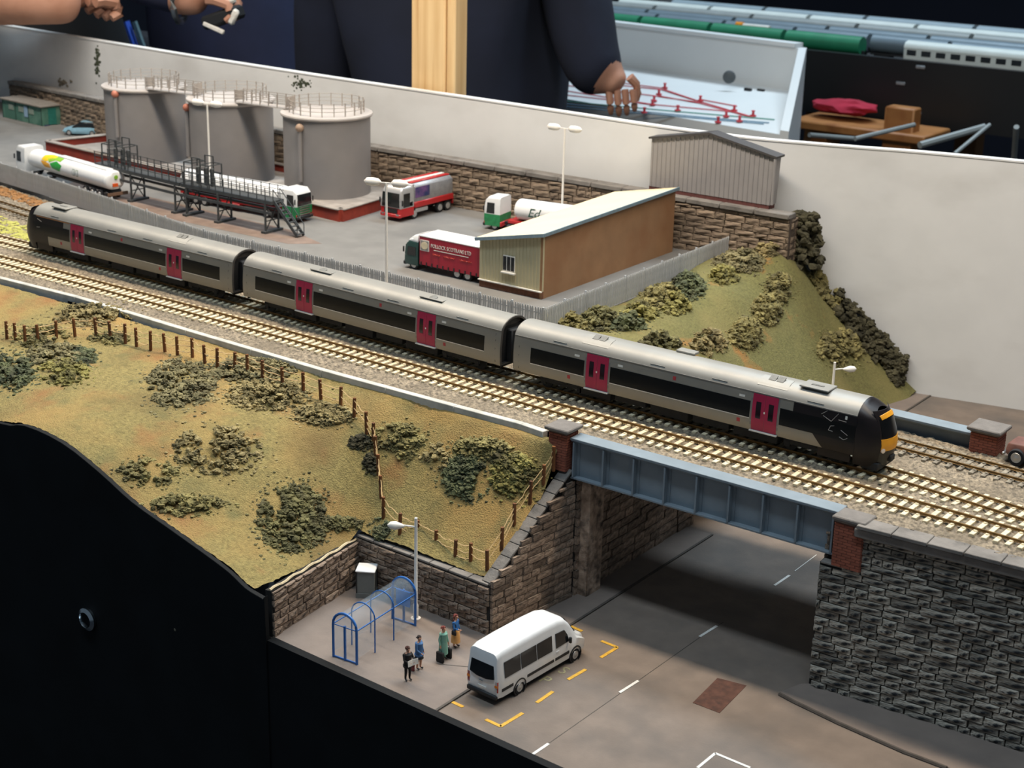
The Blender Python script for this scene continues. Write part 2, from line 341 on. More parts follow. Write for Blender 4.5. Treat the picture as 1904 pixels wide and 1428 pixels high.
for fn in (y_near, y_main, y_side):
    yc = np.vectorize(fn)(X[0])[None, :]; Zb = Zb+.04*np.exp(-((Y-yc)/1.3)**2)
Zb = Zb+.10*np.sin(X*.9+Y*1.3)*.5*(np.abs(Y-.0) < .5)
lo = np.interp(X, [-110, -76, -66, -55.2, -47, -35, -22.4, -12, -7.2, -5.5, -5.0, 12.4, 12.6, 25], [-4.5, -4.4, -4.35, -4.3, -3.95, -4.4, -4.75, -4.65, -4.55, -4.7, -4.0, -4.0, -4.7, -4.5])
struct(gridmesh('ballast_bed', X, np.maximum(Y, lo), Zb, M_ballast, (Y < lim) & (Y > lo-.17)), 'grey brown stone ballast under the railway tracks')
# solid ground below the tracks either side of the road
struct(MB().box((-63.5, 4.6, -5.6), (94.6, 18.0, 9.9)).box((-10.0, 1.8, -5.6), (12.4, 12.4, 9.9)).obj('track_base', M_black, smooth=False), 'solid base under the tracks left of the bridge')
struct(MB().box((23.1, 2.45, -5.6), (21.4, 13.1, 9.9)).obj('track_base', M_black, smooth=False), 'solid base under the tracks right of the bridge')
# lime weeds
mb = MB()
for i in range(1400):
    x = rng.uniform(-90, -60); y = lerp(3.8, y_side(x)-2.0, rng.random()**1.1)
    if y > y_main(x)+1.6: mb.ico((x, y, -.27), rng.uniform(.06, .2), 1, (1.5, 1.2, .5), .7)
o = mb.obj('lineside_weeds', mat('lime_weeds', 'a3a052', .95, var=.2, vs=2), fix=False); o['kind'] = 'stuff'; tag(o, 'lime green lineside weeds between the two left tracks', 'weeds')
mb = MB()
for i in range(900):
    x = rng.uniform(-98, -66); y = interp([(-98, 16.0), (-82, 15.2), (-73, 13.6), (-66, 12.3)], x)-rng.uniform(0, 1.6)
    mb.ico((x, y, -.25), rng.uniform(.07, .2), 1, (1.4, 1.2, .7), .8)
o = mb.obj('dead_weeds', mat('rust_weeds', '8a6238', .95, var=.3, vs=2), fix=False); o['kind'] = 'stuff'; tag(o, 'rusty brown dead weeds at the foot of the palisade fence', 'weeds')

# ------------------------------------------------------------------ tracks
def railmesh(fy, x0, x1, off, head):
    mb = MB(); xs = np.arange(x0, x1+.01, 2.0); L = []
    pf = [(-.07, -.15), (.07, -.15), (.07, -.12), (.02, -.10), (.02, -.05), (.04, -.03), (.04, 0), (-.04, 0), (-.04, -.03), (-.02, -.05), (-.02, -.10), (-.07, -.12)]
    for x in xs:
        y = fy(x)+off
        L.append([(x, y+a, b) for a, b in pf])
    return mb.loft(L)
slp = MB().box((0, 0, 0), (.27, 2.45, .16)); slp.box((0, .63, .09), (.2, .34, .05)).box((0, -.63, .09), (.2, .34, .05)).box((0, .8, .09), (.12, .1, .09)).box((0, -.8, .09), (.12, .1, .09)).box((0, .46, .09), (.12, .1, .09)).box((0, -.46, .09), (.12, .1, .09))
SLP = slp.mesh('sleeper', bev=.02)
def track(label, fy, x0, x1, smat, sp=.6, dz=0.):
    t = thing('railway_track', label, 'track')
    me = SLP.copy(); me.materials.append(smat)
    for off in (-.63, .63):
        r = railmesh(fy, x0, x1, off, 0).obj('rail', [M_rail], t); r.location.z = dz
    x = x0+.3
    while x < x1:
        o = bpy.data.objects.new('sleeper', me); col.objects.link(o); o.parent = t
        a = math.atan2(fy(x+.5)-fy(x-.5), 1)
        o.location = (x, fy(x), -.225+dz); o.rotation_euler = (rng.uniform(-.01, .01), 0, a+rng.uniform(-.02, .02)); x += sp
    return t
track('empty cream sleepered track nearest the grass bank', y_near, -80, 33.5, M_sleep)
track('track carrying the silver three car train', y_main, -88, 33.5, M_sleep)
track('weathered siding track nearest the palisade fence', y_side, -105, 33.5, M_sleep_d, .68, -.02)

# concrete edging strip, cast in lengths
ed = thing('concrete_edging', 'pale grey concrete edging strip between ballast and grass bank', 'edging')
pts = [(-76, -4.6), (-66, -4.55), (-55.2, -4.5), (-47, -4.15), (-35, -4.6), (-22.4, -4.95), (-12, -4.85), (-7.2, -4.75), (-5.5, -4.95)]
for a, b in zip(pts, pts[1:]):
    d = Vector((b[0]-a[0], b[1]-a[1])); n = max(1, round(d.length/6))
    for i in range(n):
        p, q = Vector(a)+d*(i/n), Vector(a)+d*((i+1)/n)
        p2 = p+(q-p)*.004
        MB().bar((*p2, -.54), (*q, -.54), .44, .62).obj('kerb_length', M_conc, ed, bev=.03)

# ------------------------------------------------------------------ backscene
bs = [(-150, 47.5), (-120.5, 44.5), (-99.8, 42.6), (-81.5, 40.9), (-61, 39.6), (-46, 39.0), (-37.6, 38.6), (-24, 37.9), (-17, 38.3), (-12.7, 39.3), (-8, 40.7), (-4.5, 41.9), (3.3, 43.7), (12, 45.2), (26, 47.0), (42, 48.5)]
def smooth_line(p, n=4):
    P = [Vector((*q, 0)) for q in p]; out = []
    for i in range(len(P)-1):
        a, b, c, d = P[max(i-1, 0)], P[i], P[i+1], P[min(i+2, len(P)-1)]
        for k in range(n):
            t = k/n; out.append(.5*((2*b)+(c-a)*t+(2*a-5*b+4*c-d)*t*t+(3*b-a-3*c+d)*t**3))
    out.append(P[-1]); return [(q.x, q.y) for q in out]
bsl = smooth_line(bs)
mb = MB(); mb.loft([[(x, y, -10.6), (x, y+.75, -10.6), (x, y+.75, 9.2), (x, y, 9.2)] for x, y in bsl])
back = struct(mb.obj('backscene_board', M_white, fix=True), 'white painted backscene board behind the depot and the hillside')
mb = MB(); mb.loft([[(x, y-.05, 9.2), (x, y+.8, 9.2), (x, y+.8, 9.32), (x, y-.05, 9.32)] for x, y in bsl]); mb.obj('top_edge', M_white, back)
# a faded painted sky wash and printed foliage on the board (flat print), built as thin leaves stuck to it
M_leaf = mat('painted_foliage', '3d4331', .9, var=.3, vs=4); M_leaf2 = mat('painted_dry_foliage', '7f7766', .9, var=.2, vs=4)
def bsy(x): return float(np.interp(x, [q[0] for q in bsl], [q[1] for q in bsl]))
def onboard(px, py):
    d = ray(px, py); t = np.arange(80, 260, .05); P = CAMP[None]+d[None]*t[:, None]
    k = np.argmax(P[:, 1] > np.interp(P[:, 0], [q[0] for q in bsl], [q[1] for q in bsl])); return P[k]
def foliage_mark(c, w, h, n, r, material, label, parent=back):
    mb = MB()
    for i in range(n):
        a, b = rng.normal(0, .38, 2)
        q = onboard(c[0]+a*w, c[1]+b*h); mb.ico((q[0], q[1]-.03, q[2]), r*rng.uniform(.5, 1.2), 1, (1, .18, .8), .6)
    return mb
for c, w, h, n, r, mt, nm in (((560, 155), 22, 16, 60, .16, M_leaf, 'shrub'), ((181, 112), 5, 36, 70, .2, M_leaf, 'narrow_conifer'), ((117, 153), 14, 8, 30, .2, M_leaf2, 'dry_shrub'), ((1522, 400), 6, 8, 9, .1, M_leaf, 'printed_bird')):
    o = foliage_mark(c, w, h, n, r, mt, nm).obj('painted_foliage', mt, back, fix=False)

# ------------------------------------------------------------------ fascia
fp = smooth_line([(-90, -3.4), (-75, -3.25)]+prof[1:]+[(-13.3, -7.4)], 3)
poly = [(x, z-.06) for x, z in fp if x < -13.2]+[(-13.2, -7.3), (-13.15, ROAD-.02)]
mb = MB(); poly2 = [(-90, -75)]+poly+[(-13.15, -75)]
mb.prism(poly2, -19.6, -19.3, 'y')
fas = struct(mb.obj('fascia_board', M_black, bev=.04), 'black painted front board with a curved top edge under the grass bank')
mb = MB(); mb.add([(-13.15, -19.0, -75), (-13.15, -19.5, -75), (34.2, -21.2, -75), (34.2, -20.8, -75), (-13.15, -19.0, ROAD+.1), (-13.15, -19.5, ROAD+.1), (34.2, -21.2, ROAD+.1), (34.2, -20.8, ROAD+.1)], ((0, 1, 2, 3), (4, 7, 6, 5), (0, 4, 5, 1), (1, 5, 6, 2), (2, 6, 7, 3), (3, 7, 4, 0)))
mb.obj('lower_board', M_black, fas)
bo = uy(165, 1150, -19.6)
tag(MB().lathe([(.0, 0), (.5, 0), (.72, .12), (.72, .3), (.5, .42), (.46, .3), (.45, .05), (0, .05)], (bo[0], -19.5, bo[2]), (0, -1, 0), 20).obj('bolt_socket', mat('chrome', 'b8c0c4', .2, 1., var=.05)), 'chrome ring socket set into the black fascia board', 'socket')
sc = uy(325, 1171, -19.6)
tag(MB().lathe([(.0, 0), (.2, 0), (.18, .08), (0, .12)], (sc[0], -19.5, sc[2]), (0, -1, 0), 12).obj('screw', mat('brass_screw', 'b9ae94', .35, .9)), 'small brass screw head in the black fascia board', 'screw')
# ------------------------------------------------------------------ stone walls
def stone_pool(n, rugged=.18):
    out = []
    for i in range(n):
        mb = MB().box((0, 0, 0), (1, 1, 1)); me = mb.mesh('stone', smooth=False)
        bm = bmesh.new(); bm.from_mesh(me); bmesh.ops.subdivide_edges(bm, edges=bm.edges, cuts=1, use_grid_fill=True)
        for v in bm.verts:
            c = v.co
            if c.y < -.1:                       # rough split face
                k = .5 if max(abs(c.x), abs(c.z)) > .45 else 1
                c.y += rng.uniform(-.5, .15)*rugged*(1.6 if k == 1 else .3)+(.22 if k < 1 else 0)
                c.x *= .97; c.z *= .94
                c.x += rng.uniform(-.04, .04); c.z += rng.uniform(-.07, .07)
        bm.to_mesh(me); bm.free(); me.polygons.foreach_set('use_smooth', [False]*len(me.polygons)); out.append(me)
    return out
POOL = stone_pool(10)
_pc = {}
def pool_for(material):
    if material.name not in _pc:
        _pc[material.name] = []
        for p in POOL:
            q = p.copy(); q.materials.append(material); _pc[material.name].append(q)
    return _pc[material.name]
def stone_wall(name, a, b, nrm, zbot, ztop, rowh, lr, material, mortar, label, depth=.25, thick=.8, cap=300, back=None, jit=.0):
    """mortar slab from plan point a to b; every stone proud of it is a child. ztop may be a function of 0..1"""
    zt = ztop if callable(ztop) else (lambda t: ztop)
    a, b = Vector((*a, 0)), Vector((*b, 0)); L = (b-a).length; u = (b-a).normalized(); n = Vector((*nrm, 0)).normalized()
    mb = MB(); N = 12; loops = []
    for i in range(N+1):
        t = i/N; q = a+u*L*t
        loops.append([q+Vector((0, 0, zbot)), q-n*thick+Vector((0, 0, zbot)), q-n*thick+Vector((0, 0, zt(t))), q+Vector((0, 0, zt(t)))])
    mb.loft(loops); w = struct(mb.obj(name, mortar, smooth=False), label)
    pool = pool_for(material); R = Matrix((u, -n, Vector((0, 0, 1)))).transposed().to_euler()
    cand = []; z = zbot; row = 0
    while z < max(zt(0), zt(1), zt(.5)):
        h = rowh*rng.uniform(.82, 1.18); x = -rng.uniform(0, lr[1])
        while x < L:
            l = rng.uniform(*lr); x0, x1 = max(x, 0), min(x+l, L); x += l
            if x1-x0 < .18: continue
            t = (x0+x1)/2/L; hh = min(h, zt(t)-z-.06)
            if hh < .12: continue
            cand.append((x0, x1, z, hh))
        z += h; row += 1
    cand.sort(key=lambda c: -(c[1]-c[0])*c[3]); parts = cand[:cap]; rest = cand[cap:]
    for x0, x1, z, hh in parts:
        o = bpy.data.objects.new('stone', pool[rng.integers(len(pool))]); col.objects.link(o); o.parent = w
        d = depth*rng.uniform(.7, 1.35)
        o.location = a+u*((x0+x1)/2)+n*(d*.25)+Vector((0, 0, z+hh/2)); o.rotation_euler = R
        o.scale = (max(.1, x1-x0-.06), d, max(.08, hh-.05))
    if rest:
        mb = MB()
        for x0, x1, z, hh in rest:
            mb.box(a+u*((x0+x1)/2)+n*(depth*.2)+Vector((0, 0, z+hh/2)), (x1-x0-.06, depth, hh-.05), m=Matrix((u, -n, Vector((0, 0, 1)))).transposed())
        o = mb.obj('small_stones', material, w, smooth=False); o['kind'] = 'stuff'
    return w
wr = stone_wall('wall_right', (11.84, -5.33), (24.2, -4.6), (.06, -1), ROAD, lambda t: -2.95 if t < .12 else -.95, .40, (.55, 1.7), M_stone_d, M_mortar, 'tall soot-blackened stone retaining wall right of the bridge')
stone_wall('wall_right', (24.2, -4.6), (34, -4.05), (.06, -1), ROAD, -.95, .40, (.55, 1.7), M_stone_d, M_mortar, 'far end of the soot-blackened stone retaining wall beyond the picture edge', cap=240)
MB().bar((13.6, -5.32, -.72), (34, -4.15, -.72), .75, .5).obj('coping_course', M_cope, wr, bev=.06)
for i in range(11):
    x = 13.75+i*1.78; y = -5.25+(x-13.75)*.058
    MB().bar((x, y, -.36), (x+1.75, y+.1, -.36), 1.15, .2).obj('coping_slab', M_cope, wr, bev=.03)
MB().bar((11.9, -5.2, -2.92), (13.3, -5.13, -2.92), .5, .12).obj('coping_slab', M_cope, wr, bev=.03)
# retaining walls around the bus shelter
topz = lambda t: lerp(-2.15, -7.0, t) if t < .93 else -7.0
ww = stone_wall('wall_wing', (-3.62, -4.75), (-4.32, -11.44), (1, -.1), ROAD, topz, .42, (.55, 1.4), M_stone_b, M_mortar, 'sloping brown stone wing wall between the bridge pillar and the pavement', thick=.5)
mb = MB()
for i in range(9):
    t0, t1 = i/9, (i+1)/9
    p = lambda t: (lerp(-3.95, -4.62, t), lerp(-4.9, -11.3, t), topz(t)+.02)
    MB().bar(p(t0), lerp(Vector(p(t0)), Vector(p(t1)), .97), .78, .14).obj('coping_slab', M_cope, ww, bev=.03)
wb = stone_wall('wall_back', (-14.21, -11.0), (-4.3, -11.44), (-.04, -1), ROAD, -7.08, .42, (.6, 1.5), M_stone_b, M_mortar, 'low stone wall behind the blue bus shelter', thick=.5)
for i in range(7):
    a = Vector((lerp(-14.3, -4.4, i/7), lerp(-10.6, -11.0, i/7), -7.02)); b = Vector((lerp(-14.3, -4.4, (i+.97)/7), lerp(-10.6, -11.0, (i+1)/7), -7.02))
    MB().bar(a, b, .95, .14).obj('coping_slab', M_cope, wb, bev=.03)
wl = stone_wall('wall_left', (-13.3, -18.95), (-14.21, -10.95), (1, .11), ROAD, -7.25, .42, (.6, 1.5), M_stone_b, M_mortar, 'low brown stone wall left of the blue bus shelter', thick=.4)
mb = MB(); mb.tube([(lerp(-13.4, -14.3, t), lerp(-18.95, -11.0, t), -7.2+.05*math.sin(t*31)) for t in np.linspace(0, 1, 24)], .08, 5).obj('broken_top_edge', mat('plaster_edge', 'c9b896', .9, var=.15), wl)
# yard wall at the back
L0 = uz(18, 151, 2.9); L1 = uz(185, 189, 4.0)
yw = [(L0[0], L0[1]), (L1[0], L1[1]+.2), (-53.5, 36.0), (-30, 36.1), (-11.6, 36.1)]
yws = []
for i, (a, b) in enumerate(zip(yw, yw[1:])):
    n = Vector((b[1]-a[1], -(b[0]-a[0])))
    lab = ('brown stone yard wall behind the green hut', 'brown stone yard wall behind the grey storage tanks', 'brown stone yard wall behind the red tanker lorry', 'brown stone yard wall below the grey gabled shed')[i]
    w = stone_wall('wall_yard', a, b, n.normalized(), -.6, (lambda t: lerp(2.6, 3.9, t)) if i == 0 else 3.9, .52, (.9, 1.9), M_stone_y, M_mortar_y, lab, depth=.3, thick=.9, cap=300 if i != 1 else 150)
    d = Vector((b[0]-a[0], b[1]-a[1], 0)); k = max(1, round(d.length/3.2)); nn = Vector((*n.normalized(), 0))
    for j in range(k):
        cz = (lambda t: lerp(2.78, 4.08, t)) if i == 0 else (lambda t: 4.08); p = Vector((*a, cz(j/k)))+d*(j/k)-nn*.35; q = Vector((*a, cz((j+.985)/k)))+d*((j+.985)/k)-nn*.35
        MB().bar(p, q, 1.3, .4).obj('coping_slab', M_cope, w, bev=.06)
    yws.append(w)
o = stone_wall('wall_yard', (-11.7, 36.3), (-11.9, 38.9), (1, .05), -1.2, 3.9, .52, (.8, 1.5), M_stone_y, M_mortar_y, 'short return end of the brown stone yard wall by the dark shrub', depth=.25, thick=.6)
# low-relief shed standing on the wall
sh = thing('low_relief_shed', 'grey corrugated gabled shed standing on the yard wall', 'shed', (0, 0, 0))
p0, p1 = uy(1207, 345, 36.55), uy(1428, 380, 36.55); ap = uy(1320, 248, 36.55); e0, e1 = uy(1212, 256, 36.55), uy(1440, 290, 36.55)
M_shed = mat('grey_cladding', '8f8b89', .6, var=.04, vs=1)
gp = [(p0[0], 4.6), (p1[0]+.1, 4.6), (p1[0]+.25, 8.4), (ap[0], 9.5), (p0[0], 8.5)]
MB().prism(gp, 36.6, 37.7, 'y').obj('gable_wall', M_shed, sh, smooth=False)
x = p0[0]+.15
while x < p1[0]:
    zt = min(lerp(8.5, 9.5, (x-p0[0])/(ap[0]-p0[0])), lerp(9.5, 8.4, (x-ap[0])/(p1[0]+.25-ap[0])))-.1
    MB().box((x, 36.58, (4.6+zt)/2), (.07, .05, zt-4.6)).obj('cladding_rib', M_shed, sh, smooth=False); x += .42
M_droof = mat('dark_roof_edge', '3f3c3b', .6, var=.1)
MB().bar((p0[0]-.2, 37.1, 8.55), (ap[0], 37.1, 9.58), 1.4, .16).obj('roof_slope', M_droof, sh); MB().bar((ap[0], 37.1, 9.58), (p1[0]+.5, 37.1, 8.42), 1.4, .16).obj('roof_slope', M_droof, sh)
MB().box(((p0[0]+p1[0])/2, 37.1, 4.43), (p1[0]-p0[0]+.1, .95, .36)).obj('brick_base', mat('maroon_brick', '5b3430', .9, var=.15, vs=4), sh)
MB().cyl((p1[0]+.36, 36.5, 4.7), (p1[0]+.36, 36.5, 8.3), .12, k=8).obj('downpipe', M_shed, sh)

# ------------------------------------------------------------------ bridge
br = thing('railway_bridge', 'blue grey plate girder railway bridge over the road', 'bridge')
X0, X1 = -3.75, 12.45
def girder(yf, x0, x1, zt, zb, n, inward):
    g = MB().box(((x0+x1)/2, yf+inward*.45, (zt+zb)/2), (x1-x0, .14, zt-zb-.2)).obj('girder_web', M_steel, br, smooth=False)
    MB().box(((x0+x1)/2, yf+inward*.5, zt-.07), (x1-x0, 1.05, .14)).obj('top_flange', M_steel, br, bev=.02)
    MB().box(((x0+x1)/2, yf+inward*.5, zt-.2), (x1-x0, .8, .1)).obj('flange_plate', M_steel, br, bev=.02)
    MB().box(((x0+x1)/2, yf+inward*.42, zb+.06), (x1-x0, .8, .12)).obj('bottom_flange', M_steel, br, bev=.02)
    for i in range(n+1):
        x = lerp(x0+.25, x1-.25, i/n)
        MB().box((x, yf+inward*.2, (zt+zb)/2-.06), (.1, .42, zt-zb-.36)).box((x, yf+inward*.36, (zt+zb)/2-.06), (.42, .06, zt-zb-.36)).obj('stiffener', M_steel, br, smooth=False)
girder(-5.05, X0, X1, -.18, -2.6, 8, 1)
girder(9.1, 1.2, 14.2, .6, -1.9, 6, -1)
MB().box((4.3, 2.0, -1.0), (16.4, 13.2, .9)).obj('deck', M_steel, br, smooth=False)
# abutments
ab = stone_wall('wall_abutment', (-3.55, 8.8), (-3.55, -4.6), (1, 0), ROAD, -1.45, .5, (.8, 1.8), M_stone_b, M_mortar, 'stone abutment under the left end of the bridge', thick=.5)
MB().box((-3.2, -3.55, (ROAD-1.5)/2), (.9, 1.5, -1.5-ROAD)).obj('pilaster', M_stone_b, ab, bev=.05)
stone_wall('wall_abutment', (12.0, -4.8), (12.0, 9.0), (-1, 0), ROAD, -1.45, .5, (.9, 1.9), M_stone_b, M_mortar, 'stone abutment under the right end of the bridge', thick=.3)
# brick pillars: every brick course laid brick by brick on the visible faces
BR = MB().box((0, 0, 0), (.44, .08, .135)).mesh('brick', bev=.012); BR.materials.append(M_brick)
def pillar(label, x0, x1, y0, y1, z0, z1, capx=.22):
    t = thing('brick_pillar', label, 'pillar')
    MB().box(((x0+x1)/2, (y0+y1)/2, (z0+z1)/2), (x1-x0, y1-y0, z1-z0)).obj('core', M_bmort, t, smooth=False)
    nr = int((z1-z0)/.155)
    for r in range(nr):
        z = z0+.08+r*.155
        for face in range(3):
            L = (x1-x0) if face == 0 else (y1-y0); n = max(2, round(L/.47)); w = L/n; sh_ = (r % 2)*.5
            for k in range(n+(r % 2)):
                c0, c1 = max(0, (k-sh_)*w), min(L, (k+1-sh_)*w)
                if c1-c0 < .05: continue
                o = bpy.data.objects.new('brick', BR); col.objects.link(o); o.parent = t
                c = (c0+c1)/2; o.scale = ((c1-c0-.025)/.44, 1, 1)
                if face == 0: o.location = (x0+c, y0+.01, z)
                elif face == 1: o.location = (x1-.01, y0+c, z); o.rotation_euler = (0, 0, PI/2)
                else: o.location = (x0+.01, y0+c, z); o.rotation_euler = (0, 0, -PI/2)
    MB().box(((x0+x1)/2, (y0+y1)/2, z1+.05), (x1-x0+.12, y1-y0+.12, .1)).obj('corbel', M_cope, t, bev=.02)
    MB().box(((x0+x1)/2, (y0+y1)/2, z1+.2), (x1-x0+2*capx, y1-y0+2*capx, .22)).obj('cap_stone', M_cap, t, bev=.06)
    return t
pillar('red brick pillar with grey cap at the left end of the front girder', -5.0, -3.83, -5.3, -4.15, -2.2, .02)
pillar('sooty red brick pillar with grey cap between girder and dark stone wall', 12.5, 14.0, -5.45, -4.35, -2.9, -.5, .15)
pillar('red brick pillar with grey cap at the end of the rear girder', 14.2, 15.7, 7.75, 9.1, -.9, .85)
# ------------------------------------------------------------------ the train
M_silver = mat('train_silver', '8e897f', .38, .35, var=.05, vs=.5)
M_silver_d = mat('train_grey_band', '7a7976', .4, .3, var=.05, vs=.5)
M_roof = noise_mix(mat('train_roof', '8f8e88', .45, .2, var=.05, vs=.6), '7b7a75', .3, .5, .8)
M_glass = mat('train_window', '090908', .28, 0, var=.3, vs=2, spec=.3)
M_door = mat('train_door_magenta', 'a11a41', .4, 0, var=.06, vs=2)
M_doorg = mat('door_window', '1d070c', .15, spec=.6)
M_plum = mat('train_nose_plum', '140e10', .42, 0, var=.3, vs=1.2, spec=.35)
M_under = mat('train_underframe', '15171a', .7, var=.3, vs=3)
M_line = mat('livery_line', 'a7a3a0', .4, .2)
M_yel = mat('warning_yellow', 'd9951c', .45, var=.05)
M_trim = mat('step_white', 'd8d4cb', .5)
M_red = mat('small_red', 'a8353a', .5)
M_vent = mat('roof_vent', '6b6b66', .6, var=.15, vs=8)
M_copper = mat('copper_orange', 'a06a3c', .5)
SIDE = [(.85, 1.30), (1.05, 1.345), (1.4, 1.365), (1.9, 1.36), (2.4, 1.325), (2.8, 1.275), (3.02, 1.235)]
ROOFP = [(1.255, 3.0), (1.18, 3.17), (1.06, 3.33), (.86, 3.50), (.6, 3.63), (.3, 3.71), (0, 3.74)]
def sy(z): return interp(SIDE, z)
def strip(name, u0, u1, z0, z1, off, material, parent, side=-1, nz=6, slant=0., nu=1, thick=.03):
    """panel following the curved body side; slant shifts the left end between bottom and top"""
    mb = MB(); vs = []; k = nz+1
    for s in (0, 1):
        for i in range(nu+1):
            for j in range(k):
                z = lerp(z0, z1, j/nz); a = u0+(slant*(1-j/nz) if slant else 0); u = lerp(a, u1, i/nu)
                vs.append((u, side*(sy(z)+off-(thick if s else 0)), z))
    fs = []
    n = (nu+1)*k
    for i in range(nu):
        for j in range(nz):
            a = i*k+j; fs.append((a, a+1, a+k+1, a+k)); fs.append((n+a, n+a+k, n+a+k+1, n+a+1))
    for i in range(nu):
        fs.append((i*k, (i+1)*k, n+(i+1)*k, n+i*k)); fs.append((i*k+nz, n+i*k+nz, n+(i+1)*k+nz, (i+1)*k+nz))
    for j in range(nz):
        fs.append((j, n+j, n+j+1, j+1)); a = nu*k+j; fs.append((a, a+1, n+a+1, n+a))
    return mb.add(vs, fs).obj(name, material, parent)
def line(name, pts, w, parent, material=None, off=.03, side=-1):
    mb = MB(); P = [Vector((u, side*(sy(z)+off), z)) for u, z in pts]
    for a, b in zip(P, P[1:]): mb.bar(a, b, .02, w, up=(0, 0, 1) if abs((b-a).normalized().z) < .9 else (1, 0, 0))
    return mb.obj(name, material or M_line, parent)
WHL = None
def bogie(parent, u):
    b = MB(); 
    for s in (-1, 1):
        b.box((u, s*1.0, .62), (3.1, .16, .3)).box((u-1.3, s*1.0, .5), (.35, .2, .35)).box((u+1.3, s*1.0, .5), (.35, .2, .35)).box((u, s*1.02, .8), (.9, .22, .3))
        b.bar((u-1.3, s*1.08, .75), (u-.4, s*1.08, .95), .08).bar((u+1.3, s*1.08, .75), (u+.4, s*1.08, .95), .08)
    b.box((u, 0, .65), (.6, 2.0, .3)); bo_ = b.obj('bogie', M_under, parent, bev=.03)
    for d in (-1.3, 1.3):
        w = MB()
        for s in (-1, 1): w.lathe([(.1, -.06), (.42, -.06), (.45, -.02), (.42, .07), (.1, .07)], (u+d, s*.63, .43), (0, 1, 0), 20)
        w.cyl((u+d, -.6, .43), (u+d, .6, .43), .07); w.obj('wheelset', M_under, bo_)
def end_cap(parent, u, sgn):
    """dark recessed corridor end with a raised grey rim"""
    full = [(y, z) for z, y in SIDE]+ROOFP[1:]+[(-y, z) for y, z in ROOFP[1:-1][::-1]]+[(-y, z) for z, y in SIDE[::-1]]
    inn = [(y*.9, lerp(2.0, z, .93)) for y, z in full]
    mb = MB(); mb.loft([[(u-sgn*.45, y, z) for y, z in full], [(u, y*.985, lerp(2, z, .99)) for y, z in full], [(u, a, b) for a, b in inn], [(u-sgn*.25, a, b) for a, b in inn]], caps=True)
    mb.obj('end_rim', mat('train_end_grey', '4b4845', .5, .2), parent)
    MB().box((u-sgn*.0, 0, 1.95), (.5, 1.1, 2.1)).obj('corridor_connector', M_under, parent, bev=.08)
    MB().box((u-sgn*.22, 0, 1.9), (.06, 2.2, 2.5)).obj('end_wall', M_under, parent)
    MB().cyl((u-sgn*.5, 0, .95), (u+sgn*.49, 0, .95), .07).obj('coupling', M_under, parent)
def shell(parent, u0, u1):
    for s in (-1, 1): strip('body_side', u0, u1, .85, 3.02, 0, M_silver, parent, s, 12, thick=.06)
    rp = [(y, z) for y, z in ROOFP]+[(-y, z) for y, z in ROOFP[:-1][::-1]]
    mb = MB(); mb.loft([[(u0, y, z) for y, z in rp], [(u1, y, z) for y, z in rp]], caps=False, closed=False)
    r = mb.obj('roof', M_roof, parent)
    for s in (-1, 1): MB().box(((u0+u1)/2, s*1.245, 3.03), (u1-u0, .05, .06)).obj('gutter', M_silver_d, r)
    MB().box(((u0+u1)/2, 0, .9), (u1-u0, 2.5, .12)).obj('floor_pan', M_under, parent)
def doors(parent, u):
    for s in (-1, 1):
        strip('door_frame', u-.86, u+.86, .88, 3.0, .004, M_silver_d, parent, s, 6)
        for k in (-1, 1):
            a, b = (u-.76, u-.01) if k < 0 else (u+.01, u+.76)
            d = strip('door_leaf', a, b, .92, 2.97, .022, M_door, parent, s, 8)
            strip('door_window', u+k*.38-.15, u+k*.38+.15, 1.62, 2.55, .03, M_doorg, d, s, 4)
        MB().box((u, s*1.37, .86), (1.66, .16, .06)).obj('door_step', M_trim, parent)
        MB().box((u, s*1.375, 2.0), (.08, .05, .1)).obj('door_button', M_trim, parent)
def under(parent, u0, u1):
    for i, (a, b, h) in enumerate(((-6.8, -4.6, .55), (-4.3, -2.2, .42), (-1.9, .6, .6), (.9, 3.2, .5), (3.5, 6.2, .58))):
        MB().box(((a+b)/2, 0, .86-h/2), (b-a, 2.2, h)).obj('underfloor_box', M_under, parent, bev=.04)
def vents(parent, us):
    for u in us:
        MB().box((u, -1.165, 3.2), (.95, .05, .04), m=None).obj('roof_seam', M_vent, parent)
def pod(parent, u, grill=True):
    """roof grille over the engine cooler"""
    o = MB(); ring = [(-.98, 3.395), (-.6, 3.645), (-.15, 3.735)]
    vs = [(u+s*.9, y, z+.02) for s in (-1, 1) for y, z in ring]+[(u+s*.9, y, z-.08) for s in (-1, 1) for y, z in ring]
    p = o.add(vs, ((0, 1, 4, 3), (1, 2, 5, 4), (6, 9, 10, 7), (7, 10, 11, 8), (0, 3, 9, 6), (2, 8, 11, 5), (0, 6, 7, 1), (1, 7, 8, 2), (3, 4, 10, 9), (4, 5, 11, 10))).obj('roof_pod', M_roof, parent)
    for k in (-1, 1):
        g = MB().bar((u+k*.24-.2, -.4, 3.745), (u+k*.24+.2, -.4, 3.745), .42, .05, up=(0, -.45, 1)).obj('grille', M_vent, p)
def hatch(parent, u):
    MB().box((u, -.15, 3.78), (1.7, 1.15, .1)).obj('roof_hatch', M_roof, parent, bev=.03)
    MB().box((u, -.2, 3.84), (.7, .18, .04)).obj('hatch_handle', M_vent, parent)
def labels(parent, us):
    for u in us: strip('number_plate', u-.17, u+.17, 2.62, 2.74, .012, M_trim, parent, -1, 1)
def redmark(parent, pts):
    for u, z in pts: strip('red_mark', u-.1, u+.1, z-.11, z+.11, .012, M_red, parent, -1, 1)
